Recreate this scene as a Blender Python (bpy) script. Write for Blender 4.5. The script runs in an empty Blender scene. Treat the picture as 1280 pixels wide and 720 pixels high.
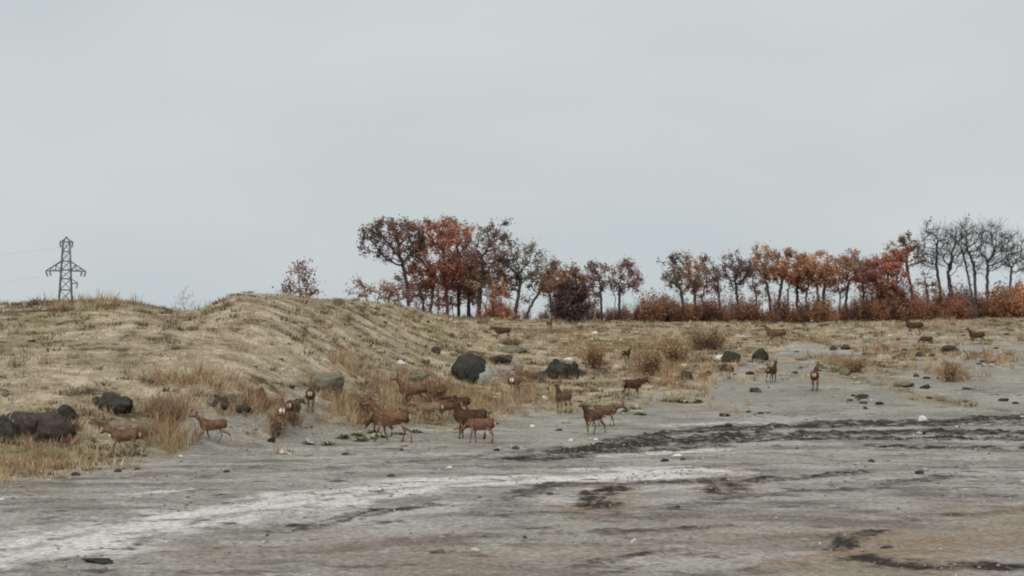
import bpy, bmesh, math, random
import numpy as np
from mathutils import Vector, Matrix

# ----------------------------------------------------------------- camera
sc = bpy.context.scene
F = 1758.0                      # focal length in photo pixels (1280 wide)
CAM_H = 2.4
PITCH = math.atan(90.0 / F)     # horizon sits 90 px below the middle of the photo
cam_d = bpy.data.cameras.new('camera')
cam_d.sensor_width = 36.0
cam_d.lens = F / 1280.0 * 36.0
cam_d.clip_start = 0.2
cam_d.clip_end = 9000.0
cam = bpy.data.objects.new('camera', cam_d)
cam.location = (0, 0, CAM_H)
cam.rotation_euler = (math.pi / 2 + PITCH, 0, 0)
sc.collection.objects.link(cam)
sc.camera = cam

# ----------------------------------------------------------------- world
SUN_EL, SUN_AZ = math.radians(55), math.radians(-165)   # azimuth from +y, clockwise
world = bpy.data.worlds.new('World')
sc.world = world
world.use_nodes = True
nt = world.node_tree
nt.nodes.clear()
w_out = nt.nodes.new('ShaderNodeOutputWorld')
bg = nt.nodes.new('ShaderNodeBackground')
bg.inputs['Strength'].default_value = 0.1
sky = nt.nodes.new('ShaderNodeTexSky')
sky.sky_type = 'NISHITA'
sky.sun_disc = False
sky.sun_elevation = SUN_EL
sky.sun_rotation = SUN_AZ
sky.dust_density = 5.0
sky.air_density = 1.5
hs = nt.nodes.new('ShaderNodeHueSaturation')
hs.inputs['Saturation'].default_value = 0.12
hs.inputs['Value'].default_value = 0.35
nt.links.new(sky.outputs[0], hs.inputs['Color'])
# closed cloud deck: even grey with very soft large-scale mottling
tc = nt.nodes.new('ShaderNodeTexCoord')
mp = nt.nodes.new('ShaderNodeMapping')
mp.inputs['Scale'].default_value = (1.0, 1.0, 3.0)
nt.links.new(tc.outputs['Generated'], mp.inputs['Vector'])
nz = nt.nodes.new('ShaderNodeTexNoise')
nz.inputs['Scale'].default_value = 2.2
nz.inputs['Detail'].default_value = 3.0
nt.links.new(mp.outputs[0], nz.inputs['Vector'])
cr = nt.nodes.new('ShaderNodeValToRGB')
cr.color_ramp.elements[0].position = 0.34
cr.color_ramp.elements[0].color = (2.80, 3.09, 3.18, 1)
cr.color_ramp.elements[1].position = 0.68
cr.color_ramp.elements[1].color = (3.25, 3.50, 3.56, 1)
nt.links.new(nz.outputs['Fac'], cr.inputs['Fac'])
mx = nt.nodes.new('ShaderNodeMix')
mx.data_type = 'RGBA'
mx.inputs['Factor'].default_value = 0.93
nt.links.new(hs.outputs[0], mx.inputs[6])
nt.links.new(cr.outputs[0], mx.inputs[7])
nt.links.new(mx.outputs[2], bg.inputs['Color'])
nt.links.new(bg.outputs[0], w_out.inputs['Surface'])

# ----------------------------------------------------------------- sun
sd = bpy.data.lights.new('sun', 'SUN')
sd.energy = 1.5
sd.angle = math.radians(65)
sd.color = (1.0, 0.97, 0.93)
sun = bpy.data.objects.new('sun', sd)
dirv = Vector((math.sin(SUN_AZ) * math.cos(SUN_EL), math.cos(SUN_AZ) * math.cos(SUN_EL), math.sin(SUN_EL)))
sun.rotation_euler = dirv.to_track_quat('Z', 'Y').to_euler()
sc.collection.objects.link(sun)

vs = sc.view_settings
vs.view_transform = 'Standard'
vs.look = 'None'
vs.exposure = 1.0
vs.gamma = 1.0
vs.use_curve_mapping = False
sc.cycles.filter_width = 2.0
sc.cycles.max_bounces = 5
sc.cycles.diffuse_bounces = 3
sc.cycles.transparent_max_bounces = 6

# ----------------------------------------------------------------- helpers
C = sc.collection
rng = np.random.default_rng(7)
random.seed(7)


def tag(o, label=None, cat=None, group=None, kind=None):
    if label: o['label'] = label
    if cat: o['category'] = cat
    if group: o['group'] = group
    if kind: o['kind'] = kind
    return o


def link(o, parent=None):
    C.objects.link(o)
    if parent: o.parent = parent
    return o


def empty(name, loc, rz=0.0, s=1.0):
    o = bpy.data.objects.new(name, None)
    o.location = loc
    o.rotation_euler = (0, 0, rz)
    o.scale = (s, s, s)
    o.empty_display_size = 0.3
    return link(o)


def mesh(name, verts, faces, mat=None, col=None, smooth=False):
    """verts Nx3, faces Mx3 / Mx4 arrays (or list of such arrays); col = Nx3/4 colour per vertex"""
    me = bpy.data.meshes.new(name)
    verts = np.asarray(verts, np.float32)
    if not isinstance(faces, list): faces = [faces]
    faces = [np.asarray(f, np.int32) for f in faces if len(f)]
    me.vertices.add(len(verts))
    me.vertices.foreach_set('co', verts.ravel())
    idx = np.concatenate([f.ravel() for f in faces])
    tot = np.concatenate([np.full(len(f), f.shape[1], np.int32) for f in faces])
    start = np.concatenate([[0], np.cumsum(tot)[:-1]]).astype(np.int32)
    me.loops.add(len(idx))
    me.loops.foreach_set('vertex_index', idx)
    me.polygons.add(len(tot))
    me.polygons.foreach_set('loop_start', start)
    me.polygons.foreach_set('loop_total', tot)
    if smooth:
        me.polygons.foreach_set('use_smooth', np.ones(len(tot), bool))
    me.update(calc_edges=True)
    if col is not None:
        add_col(me, 'col', col)
    if mat: me.materials.append(mat)
    return me


def add_col(me, name, col):
    col = np.asarray(col, np.float32)
    if col.shape[1] == 3:
        col = np.concatenate([col, np.ones((len(col), 1), np.float32)], 1)
    a = me.color_attributes.new(name, 'FLOAT_COLOR', 'POINT')
    a.data.foreach_set('color', col.ravel())


def obj(name, me, parent=None):
    return link(bpy.data.objects.new(name, me), parent)


# ---- numpy gradient noise
def _hash(ix, iy, seed):
    h = (ix.astype(np.int64) * 374761393 + iy.astype(np.int64) * 668265263 + seed * 1442695041) & 0x7fffffff
    h = ((h ^ (h >> 13)) * 1274126177) & 0x7fffffff
    return h ^ (h >> 16)


def noise(x, y, seed=0):
    x = np.asarray(x, float); y = np.asarray(y, float)
    ix = np.floor(x); iy = np.floor(y)
    fx = x - ix; fy = y - iy
    u = fx * fx * fx * (fx * (fx * 6 - 15) + 10); v = fy * fy * fy * (fy * (fy * 6 - 15) + 10)

    def g(ox, oy):
        a = (_hash(ix + ox, iy + oy, seed) % 4096) / 4096.0 * 2 * np.pi
        return np.cos(a) * (fx - ox) + np.sin(a) * (fy - oy)
    a = g(0, 0) * (1 - u) + g(1, 0) * u
    b = g(0, 1) * (1 - u) + g(1, 1) * u
    return (a * (1 - v) + b * v) * 1.4


def fbm(x, y, octv=4, seed=0, gain=0.5):
    s = 0; a = 1.0; t = 0
    for o in range(octv):
        s = s + a * noise(np.asarray(x) * 2 ** o + 17.3 * o, np.asarray(y) * 2 ** o - 9.1 * o, seed + o)
        t += a; a *= gain
    return s / t


def sstep(a, b, x):
    t = np.clip((np.asarray(x, float) - a) / (b - a), 0, 1)
    return t * t * (3 - 2 * t)


# ----------------------------------------------------------------- terrain
_crest = np.array([  # photo column, crest row, distance
    (-260, 384, 58), (0, 381, 58), (60, 377, 58), (110, 375, 58), (160, 377, 58), (190, 384, 58), (228, 391, 59),
    (252, 388, 58), (275, 376, 57), (300, 366, 57), (340, 369, 59), (400, 374, 64), (450, 376, 72), (490, 381, 82),
    (530, 391, 93), (570, 398, 103), (640, 400, 110), (800, 403, 115), (1000, 404, 117), (1120, 401, 118), (1280, 397, 119), (1600, 392, 120)], float)
_cU = (_crest[:, 0] - 640) / F           # bearing of each crest point (x / y)
_cZ = CAM_H + (450 - _crest[:, 1]) / F * _crest[:, 2]
_cY = _crest[:, 2]
_gU = np.linspace(-0.7, 0.7, 2801)


def _blur(v, sig):
    k = np.arange(-int(4 * sig), int(4 * sig) + 1)
    g = np.exp(-.5 * (k / sig) ** 2); g /= g.sum()
    return np.convolve(np.pad(v, len(k) // 2, mode='edge'), g, 'valid')


_gY = _blur(np.interp(_gU, _cU, _cY), 60)
_gZ0 = CAM_H + (450 - np.interp(_gU, _cU, _crest[:, 1])) / F * _gY
_gZ = _blur(_gZ0, 7)                                 # the crest itself
_gZs = _blur(_gZ0, 110)                              # the broad bank below it
_bX = np.array([-60, -25, -12, -9, -5, 0, 6, 15, 40, 80.])
_bY = np.array([27, 29, 32.5, 35.5, 42, 46, 46.5, 46, 46, 46.])


def zbase(x, y):
    x = np.asarray(x, float); y = np.asarray(y, float)
    u = x / np.maximum(y, 20.0)
    yc = np.interp(u, _gU, _gY); zc = np.interp(u, _gU, _gZ); zs = np.interp(u, _gU, _gZs); yb = np.interp(x, _bX, _bY)
    t = (y - yb) / (yc - yb)
    tt = np.log1p(np.exp(np.clip(t * 28, -60, 60))) / 28          # soft foot of the slope
    tt = np.clip(tt, 0, 1)
    z = (zs + (zc - zs) * sstep(0.45, 1.0, tt)) * (1 - (1 - tt) ** 1.35)
    back = np.clip(y - yc, 0, None)
    z = np.where(t > 1, zc - np.minimum(0.02 * back, np.maximum(zc - 3.5, 0)), z)
    return z


def cam_ray(px, py):
    dx, dy, dz = (px - 640) / F, (360 - py) / F, -1.0
    c, s = math.cos(math.pi / 2 + PITCH), math.sin(math.pi / 2 + PITCH)
    return dx, c * dy - s * dz, s * dy + c * dz


_T = np.concatenate([np.linspace(6, 60, 2200), np.linspace(60.05, 160, 1600)])


def hit(px, py, fn):
    dx, dy, dz = cam_ray(px, py)
    t = _T / dy
    X, Y, Z = dx * t, dy * t, CAM_H + dz * t
    below = np.nonzero(Z < fn(X, Y))[0]
    i = below[0] if len(below) else len(t) - 1
    return float(X[i]), float(Y[i])


def at_depth(px, py, y):
    dx, dy, dz = cam_ray(px, py)
    t = y / dy
    return dx * t, y, CAM_H + dz * t


def polyw(pts):
    return np.array([hit(a, b, zbase) for a, b in pts])


def pdist(P, x, y):
    """signed distance to polyline (left of travel positive) and arc length"""
    x = np.asarray(x, float); y = np.asarray(y, float)
    best = np.full(x.shape, 1e9); sg = np.zeros(x.shape); arc = np.zeros(x.shape)
    L = 0.0
    for (x0, y0), (x1, y1) in zip(P[:-1], P[1:]):
        dx, dy = x1 - x0, y1 - y0
        l = math.hypot(dx, dy) + 1e-9
        t = np.clip(((x - x0) * dx + (y - y0) * dy) / (l * l), 0, 1)
        ex, ey = x - (x0 + t * dx), y - (y0 + t * dy)
        d = np.hypot(ex, ey)
        m = d < best
        best = np.where(m, d, best)
        sg = np.where(m, np.sign(dx * ey - dy * ex), sg)
        arc = np.where(m, L + t * l, arc)
        L += l
    return best * np.where(sg == 0, 1, sg), arc, L


GRASS_EDGE = polyw([(-200, 640), (-40, 613), (60, 598), (150, 580), (240, 563), (290, 535), (350, 522), (420, 522), (460, 541),
                    (560, 534), (620, 519), (720, 512), (800, 499), (880, 489), (935, 474), (965, 448), (1010, 455), (1060, 472),
                    (1150, 468), (1215, 470), (1235, 440), (1280, 425), (1500, 420)])
CHALK = [(polyw([(-60, 712), (90, 676), (220, 652), (330, 636), (470, 613), (620, 603), (760, 596), (870, 591)]), 1.7, 1.0),
         (polyw([(420, 650), (560, 632), (700, 622), (860, 612)]), 1.2, 0.5),
         (polyw([(730, 588), (860, 587)]), 0.7, 0.9),
         (polyw([(760, 572), (900, 563)]), 0.6, 0.9),
         (polyw([(840, 532), (970, 528)]), 0.6, 0.7),
         (polyw([(160, 621), (235, 614)]), 0.35, 0.8),
         (polyw([(900, 615), (1100, 605), (1280, 592), (1400, 588)]), 1.3, 0.3)]
MUD_SHADE = [(polyw([(655, 575), (700, 568), (770, 559), (850, 552), (930, 548)]), 1.1, 0.75),  # dark mud streaks, with clod and rut shadow painted into them
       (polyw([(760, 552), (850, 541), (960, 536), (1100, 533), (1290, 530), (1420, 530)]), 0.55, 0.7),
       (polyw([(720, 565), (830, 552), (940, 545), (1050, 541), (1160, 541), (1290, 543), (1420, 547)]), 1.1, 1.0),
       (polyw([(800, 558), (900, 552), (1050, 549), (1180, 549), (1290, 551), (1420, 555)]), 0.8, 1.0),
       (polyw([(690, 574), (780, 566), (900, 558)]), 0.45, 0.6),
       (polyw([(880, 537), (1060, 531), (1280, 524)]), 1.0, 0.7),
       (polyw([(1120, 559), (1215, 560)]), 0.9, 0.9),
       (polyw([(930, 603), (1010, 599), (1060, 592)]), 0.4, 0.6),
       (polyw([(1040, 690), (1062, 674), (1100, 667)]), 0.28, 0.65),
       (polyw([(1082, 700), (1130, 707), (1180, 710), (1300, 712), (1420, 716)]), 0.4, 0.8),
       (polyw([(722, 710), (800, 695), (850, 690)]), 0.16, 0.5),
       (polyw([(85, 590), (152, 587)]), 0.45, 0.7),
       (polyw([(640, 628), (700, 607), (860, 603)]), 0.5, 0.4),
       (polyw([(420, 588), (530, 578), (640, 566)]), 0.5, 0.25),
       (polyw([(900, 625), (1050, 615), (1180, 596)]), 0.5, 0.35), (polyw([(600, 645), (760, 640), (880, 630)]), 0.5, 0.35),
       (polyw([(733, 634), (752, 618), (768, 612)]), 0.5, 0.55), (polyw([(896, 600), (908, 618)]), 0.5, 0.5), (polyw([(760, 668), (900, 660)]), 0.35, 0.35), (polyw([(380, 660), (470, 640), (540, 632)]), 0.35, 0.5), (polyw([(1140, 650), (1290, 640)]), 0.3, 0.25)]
BROWN = [(polyw([(735, 640), (752, 622), (765, 610)]), 0.9, 0.9), (polyw([(890, 596), (905, 620)]), 0.9, 0.8), (polyw([(1060, 690), (1180, 672), (1300, 652)]), 2.2, 1.0), (polyw([(560, 720), (760, 690), (920, 665)]), 1.4, 0.5),
         (polyw([(300, 690), (520, 690)]), 1.5, 0.35)]
GREENISH = [(polyw([(250, 540), (400, 535)]), 3.0, 0.8), (polyw([(640, 530), (760, 515)]), 2.0, 0.6), (polyw([(900, 490), (1050, 465), (1280, 450)]), 14.0, 1.0), (polyw([(640, 550), (860, 520), (1280, 510)]), 5.0, .6)]


def lines_mask(lines, x, y, sd, along=0.35, across=2.6, hard=0.35, floor=0.1):
    m = np.zeros(np.shape(x))
    for i, (P, w, a) in enumerate(lines):
        k = (x > P[:, 0].min() - 2 * w) & (x < P[:, 0].max() + 2 * w) & (y > P[:, 1].min() - 2 * w) & (y < P[:, 1].max() + 2 * w)
        if not k.any(): continue
        xk, yk = x[k], y[k]
        d, s, L = pdist(P, xk, yk)
        wob = fbm(s * 0.35, d * 0.0 + i * 7.7, 3, sd + 50 + i) * w * 0.8
        body = 1 - sstep(0.3 * w, 1.1 * w, np.abs(d + wob) + min(.6, 1.1 * w) * fbm(xk * 2.6, yk * 2.6, 4, sd + 33, .65))
        st = fbm(s * along, d * across / max(w, 0.3), 4, sd + i * 3) + 0.45 * fbm(s * 1.3, d * 3.0, 3, sd + 70 + i) + 0.5 * fbm(xk * 2.2, yk * 2.2, 4, sd + 90, 0.65)
        st = sstep(-hard, hard, st + 0.12)
        m[k] = np.maximum(m[k], a * body * (floor + (1 - floor) * st))
    return m


def masks(x, y):
    x = np.asarray(x, float); y = np.asarray(y, float)
    d, s, L = pdist(GRASS_EDGE, x, y)
    n = fbm(x * 0.35, y * 0.2, 4, 11)
    n2 = fbm(x * 1.3, y * 0.8, 3, 21)
    grass = sstep(-1.2, 1.4, d + (n * 5.0 + n2 * 2.6) * np.clip(y / 48, .5, 2))
    # the right-hand ground is thinly covered
    right = sstep(11, 19, x - (y - 55) * 0.12)
    thin = sstep(-0.25, 0.3, n + 0.8 * n2 + sstep(58, 85, y) * 0.6 + .02)
    grass = grass * (1 - right * (1 - 0.75 * thin))
    grass = np.where(y > 125, 1.0, grass)
    chalk = sstep(.05, .95, lines_mask(CHALK, x, y, 100, floor=0.25)) * (1 - grass)
    mud = np.clip(2.1 * lines_mask(MUD_SHADE, x, y, 200, 0.25, 2.6, 0.25, 0.3), 0, 1) * (1 - 0.7 * grass)  # mud mask, also holding the painted shade of clods and ridges
    brown = lines_mask(BROWN, x, y, 300, 0.4, 1.5, 0.6)
    green = lines_mask(GREENISH, x, y, 400, 0.4, 1.2, 0.6)
    return grass, chalk, mud, brown, green


def relief(x, y, M=None):
    grass, chalk, mud, brown, green = M if M is not None else masks(x, y)
    near = 1 - sstep(60, 140, y)
    bumps = 0.16 * fbm(x * 0.3, y * 0.3, 3, 31) + 0.06 * fbm(x * 1.1, y * 1.1, 4, 33, 0.65)
    # bare dirt: low crusts and clods, stretched along the track
    ang = 0.28
    a = x * math.cos(ang) + y * math.sin(ang); b = -x * math.sin(ang) + y * math.cos(ang)
    dirt = 0.05 * fbm(a * 0.25, b * 0.8, 4, 41) + 0.03 * (1 - np.abs(fbm(a * 1.3, b * 1.9, 5, 45, .6)) * 2)
    clod = mud * np.clip(y / 46, 0.1, 1) ** 1.15 * (0.17 * np.abs(fbm(a * 0.8, b * 1.5, 5, 51, 0.6)) * 2 - 0.03)
    return near * (grass * bumps + (1 - grass) * dirt + clod) + (1 - near) * grass * bumps * 0.4


def height(x, y):
    x = np.asarray(x, float); y = np.asarray(y, float)
    return zbase(x, y) + relief(x, y)


def ground_pt(px, py):
    x, y = hit(px, py, zbase)
    for _ in range(1):
        x, y = hit_local(px, py, x, y)
    return x, y, float(height(np.array([x]), np.array([y]))[0])


def hit_local(px, py, x, y):
    dx, dy, dz = cam_ray(px, py)
    Y = np.linspace(max(5, y - 4), y + 4, 160)
    t = Y / dy
    X, Z = dx * t, CAM_H + dz * t
    b = np.nonzero(Z < height(X, Y))[0]
    i = b[0] if len(b) else len(Y) // 2
    return float(X[i]), float(Y[i])


# ----------------------------------------------------------------- materials
def new_mat(name):
    m = bpy.data.materials.new(name)
    m.use_nodes = True
    n = m.node_tree
    p = n.nodes['Principled BSDF']
    p.inputs['Roughness'].default_value = 0.9
    p.inputs['Specular IOR Level'].default_value = 0.15
    return m, n, p


def N(n, typ, **kw):
    x = n.nodes.new(typ)
    for k, v in kw.items():
        if k in x.inputs: x.inputs[k].default_value = v
        else: setattr(x, k, v)
    return x


def mixc(n, a, b, fac, mode='MIX'):
    m = n.nodes.new('ShaderNodeMix')
    m.data_type = 'RGBA'
    m.blend_type = mode
    for sock, v in ((m.inputs[0], fac), (m.inputs[6], a), (m.inputs[7], b)):
        if hasattr(v, 'links') or isinstance(v, bpy.types.NodeSocket): n.links.new(v, sock)
        elif isinstance(v, (int, float)): sock.default_value = v
        else: sock.default_value = (*v, 1)
    return m.outputs[2]


def ramp(n, src, p0, p1, c0=(0, 0, 0), c1=(1, 1, 1)):
    if p0 > p1: p0, p1, c0, c1 = p1, p0, c1, c0
    r = n.nodes.new('ShaderNodeValToRGB')
    r.color_ramp.elements[0].position = p0
    r.color_ramp.elements[1].position = p1
    r.color_ramp.elements[0].color = (*c0, 1)
    r.color_ramp.elements[1].color = (*c1, 1)
    n.links.new(src, r.inputs[0])
    return r.outputs[0]


def noise_node(n, scale, detail=4, sc3=None, rough=0.55):
    t = N(n, 'ShaderNodeTexCoord')
    nzn = N(n, 'ShaderNodeTexNoise', Scale=scale, Detail=detail, Roughness=rough)
    if sc3:
        mpn = N(n, 'ShaderNodeMapping')
        mpn.inputs['Scale'].default_value = sc3
        mpn.inputs['Rotation'].default_value = (0, 0, -0.28)
        n.links.new(t.outputs['Object'], mpn.inputs[0])
        n.links.new(mpn.outputs[0], nzn.inputs['Vector'])
    else:
        n.links.new(t.outputs['Object'], nzn.inputs['Vector'])
    return nzn.outputs['Fac']


def ground_material():
    m, n, p = new_mat('ground')
    a1 = N(n, 'ShaderNodeVertexColor', layer_name='cover')
    a2 = N(n, 'ShaderNodeVertexColor', layer_name='tint')
    s1 = N(n, 'ShaderNodeSeparateColor'); n.links.new(a1.outputs['Color'], s1.inputs[0])
    s2 = N(n, 'ShaderNodeSeparateColor'); n.links.new(a2.outputs['Color'], s2.inputs[0])
    n_big = noise_node(n, 0.35, 5)
    n_str = noise_node(n, 1.7, 7, (0.8, 1.15, 1), 0.68)
    n_fine = noise_node(n, 11.0, 5, (1, 1, 1), 0.75)
    # bare dirt
    n_mid = noise_node(n, 0.55, 6, (0.6, 1.3, 1), 0.6)
    dirt = mixc(n, (0.245, 0.226, 0.199), (0.335, 0.313, 0.28), ramp(n, n_big, 0.42, 0.58))
    dirt = mixc(n, dirt, (0.375, 0.353, 0.32), ramp(n, n_mid, 0.46, 0.38))
    dirt = mixc(n, dirt, (0.172, 0.153, 0.13), ramp(n, n_mid, 0.53, 0.62))
    dirt = mixc(n, dirt, (0.095, 0.08, 0.065), ramp(n, n_str, 0.555, 0.65))
    dirt = mixc(n, dirt, (0.37, 0.35, 0.318), ramp(n, n_str, 0.44, 0.36))
    dirt = mixc(n, dirt, (0.265, 0.198, 0.137), s2.outputs[0])       # brown earth
    dirt = mixc(n, dirt, (0.235, 0.227, 0.19), s2.outputs[1])       # greenish grey
    chf = N(n, 'ShaderNodeMath', operation='MULTIPLY'); n.links.new(s1.outputs[1], chf.inputs[0]); n.links.new(ramp(n, n_str, 0.62, 0.54), chf.inputs[1])
    dirt = mixc(n, dirt, (0.60, 0.58, 0.54), chf.outputs[0])
    mud_shade_fac = N(n, 'ShaderNodeMath', operation='MULTIPLY'); n.links.new(s1.outputs[2], mud_shade_fac.inputs[0]); n.links.new(ramp(n, n_str, 0.32, 0.5), mud_shade_fac.inputs[1])
    dirt = mixc(n, dirt, (0.036, 0.029, 0.024), mud_shade_fac.outputs[0])  # dark mud colour, which paints the clod shadows too
    # dry turf
    n_g = noise_node(n, 0.8, 7, None, 0.75)
    gr = mixc(n, (0.29, 0.235, 0.155), (0.47, 0.395, 0.28), ramp(n, n_g, 0.5, 0.4))
    gr = mixc(n, gr, (0.18, 0.155, 0.075), s2.outputs[2])
    gr = mixc(n, gr, (0.085, 0.062, 0.038), ramp(n, n_g, 0.53, 0.61))
    colr = mixc(n, dirt, gr, s1.outputs[0])
    spk = ramp(n, n_fine, 0.38, 0.62, (0.66, 0.66, 0.66), (1.3, 1.3, 1.3))
    colr = mixc(n, colr, spk, 1.0, 'MULTIPLY')
    n.links.new(colr, p.inputs['Base Color'])
    p.inputs['Roughness'].default_value = 0.95
    bmp = N(n, 'ShaderNodeBump', Strength=0.9, Distance=0.1)
    addn = N(n, 'ShaderNodeMath', operation='ADD')
    n.links.new(n_str, addn.inputs[0]); n.links.new(n_fine, addn.inputs[1])
    n.links.new(addn.outputs[0], bmp.inputs['Height'])
    n.links.new(bmp.outputs[0], p.inputs['Normal'])
    return m


def foliage_material(name, trans=0.35):
    """colour comes from the leaf's own colour attribute"""
    m, n, p = new_mat(name)
    a = N(n, 'ShaderNodeVertexColor', layer_name='col')
    oi = N(n, 'ShaderNodeObjectInfo')
    c = mixc(n, a.outputs['Color'], oi.outputs['Color'], 1.0, 'MULTIPLY')
    n.links.new(c, p.inputs['Base Color'])
    tr = N(n, 'ShaderNodeBsdfTranslucent')
    n.links.new(c, tr.inputs['Color'])
    ms = N(n, 'ShaderNodeMixShader', Fac=trans)
    n.links.new(p.outputs[0], ms.inputs[1]); n.links.new(tr.outputs[0], ms.inputs[2])
    n.links.new(ms.outputs[0], n.nodes['Material Output'].inputs['Surface'])
    return m


def bark_material(name, c0, c1):
    m, n, p = new_mat(name)
    f = noise_node(n, 3.0, 4, (1, 1, 0.35))
    n.links.new(mixc(n, c0, c1, ramp(n, f, 0.35, 0.65)), p.inputs['Base Color'])
    return m


def rock_material(name, c0, c1, c2):
    m, n, p = new_mat(name)
    f = noise_node(n, 2.2, 6, None, 0.65)
    g = noise_node(n, 11.0, 3)
    c = mixc(n, c0, c1, ramp(n, f, 0.38, 0.62))
    c = mixc(n, c, c2, ramp(n, g, 0.58, 0.72))
    n.links.new(c, p.inputs['Base Color'])
    b = N(n, 'ShaderNodeBump', Strength=0.7, Distance=0.08)
    n.links.new(f, b.inputs['Height']); n.links.new(b.outputs[0], p.inputs['Normal'])
    return m


MAT_GROUND = ground_material()
MAT_LEAF = foliage_material('leaf', 0.5)
MAT_GRASS = foliage_material('dry_grass', 0.25)
BARK = {'dark': bark_material('bark_dark', (0.035, 0.028, 0.025), (0.07, 0.055, 0.05)),
        'rust': bark_material('bark_rust', (0.06, 0.03, 0.022), (0.12, 0.06, 0.045)),
        'straw': bark_material('stalk_straw', (0.16, 0.10, 0.06), (0.26, 0.18, 0.11)),
        'grey': bark_material('bark_grey', (0.045, 0.042, 0.043), (0.10, 0.094, 0.094)),
        'pale': bark_material('bark_pale', (0.2, 0.19, 0.18), (0.3, 0.28, 0.26))}
ROCK = {'dark': rock_material('rock_dark', (0.02, 0.021, 0.018), (0.043, 0.042, 0.035), (0.075, 0.075, 0.058)),
        'brown': rock_material('rock_brown', (0.034, 0.028, 0.024), (0.066, 0.051, 0.043), (0.10, 0.082, 0.068)),
        'grey': rock_material('rock_grey', (0.22, 0.21, 0.185), (0.31, 0.295, 0.26), (0.16, 0.145, 0.125)),
        'olive': rock_material('rock_olive', (0.10, 0.095, 0.065), (0.17, 0.155, 0.11), (0.07, 0.065, 0.045)),
        'pink': rock_material('rock_pink', (0.19, 0.155, 0.13), (0.28, 0.235, 0.2), (0.12, 0.095, 0.08)),
        'white': rock_material('rock_white', (0.5, 0.48, 0.44), (0.65, 0.63, 0.58), (0.38, 0.35, 0.31)),
        'mud': rock_material('mud_lump', (0.10, 0.08, 0.062), (0.18, 0.145, 0.11), (0.07, 0.055, 0.044)),
        'rust': rock_material('rock_rust', (0.10, 0.05, 0.03), (0.18, 0.09, 0.055), (0.05, 0.035, 0.028))}

# ----------------------------------------------------------------- ground sheet
def build_ground():
    half = math.radians(27)
    th = np.concatenate([np.linspace(-half, half, 620), np.linspace(half, 2 * math.pi - half, 70)[1:-1]])
    r = np.concatenate([[2, 4, 6, 8, 10, 12], np.geomspace(13, 135, 560), np.geomspace(142, 7000, 28)])
    R, TH = np.meshgrid(r, th, indexing='ij')
    x = R * np.sin(TH); y = R * np.cos(TH)
    yf = np.where(y > 0.5, y, 0.5)
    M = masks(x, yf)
    z = zbase(x, yf) + relief(x, yf, M)
    nr, nth = R.shape
    v = np.stack([x, y, z], -1).reshape(-1, 3)
    v = np.concatenate([v, [[0, 0, 0.0]]])
    i = np.arange(nr - 1)[:, None]; j = np.arange(nth)[None, :]
    j2 = (j + 1) % nth
    q = np.stack([i * nth + j + 0 * i, (i + 1) * nth + j, (i + 1) * nth + j2, i * nth + j2 + 0 * i], -1).reshape(-1, 4)[:, ::-1]
    jj = np.arange(nth)
    t = np.stack([np.full(nth, len(v) - 1), (jj + 1) % nth, jj], -1)
    me = mesh('ground', v, [q, t], MAT_GROUND, smooth=True)
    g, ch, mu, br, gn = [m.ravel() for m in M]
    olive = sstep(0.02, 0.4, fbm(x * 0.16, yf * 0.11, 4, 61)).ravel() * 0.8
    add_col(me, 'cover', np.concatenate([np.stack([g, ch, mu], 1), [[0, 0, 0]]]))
    add_col(me, 'tint', np.concatenate([np.stack([br, gn, olive], 1), [[0, 0, 0]]]))
    tag(obj('ground', me), kind='structure')


build_ground()

# ----------------------------------------------------------------- dry grass and weeds (uncountable)
def blades(P, hgt, wid, colr, nb, lean=0.5, spread=0.1, seed=1):
    """tufts at P (n,3): nb bent blades each (3 verts + 2 verts = 3 tris)"""
    r = np.random.default_rng(seed)
    n = len(P)
    base = np.repeat(P, nb, 0); H = np.repeat(hgt, nb) * r.uniform(0.5, 1.1, n * nb)
    W = np.repeat(wid, nb); CL = np.repeat(colr, nb, 0) * r.uniform(0.75, 1.25, (n * nb, 1))
    a = r.uniform(0, 2 * np.pi, n * nb); ln = r.uniform(0.1, 1.0, n * nb) * lean * H
    sp = r.uniform(0, 1, n * nb) * np.repeat(spread * np.ones(n), nb)
    d = np.stack([np.cos(a), np.sin(a), 0 * a], 1)
    a2 = r.uniform(0, np.pi, n * nb)
    s = np.stack([np.cos(a2), np.sin(a2), 0 * a2], 1) * (W / 2)[:, None]
    b = base + d * sp[:, None]
    b[:, 2] -= 0.03
    up = np.array([0, 0, 1.0])
    mid = b + d * (ln * 0.35)[:, None] + up * (H * 0.6)[:, None]
    tip = b + d * ln[:, None] + up * H[:, None]
    v = np.stack([b - s, b + s, mid + s * 0.7, mid - s * 0.7, tip], 1).reshape(-1, 3)
    k = np.arange(n * nb)[:, None] * 5
    q = k + np.array([[0, 1, 2, 3]]); t = k + np.array([[3, 2, 4]])
    return v, q, t, np.repeat(CL, 5, 0)


def scatter(n, ymin, ymax, fn, seed):
    r = np.random.default_rng(seed)
    y = np.sqrt(r.uniform(ymin ** 2, ymax ** 2, n))
    x = y * r.uniform(-0.47, 0.47, n)
    k = r.uniform(0, 1, n) < fn(x, y)
    return x[k], y[k]


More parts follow.
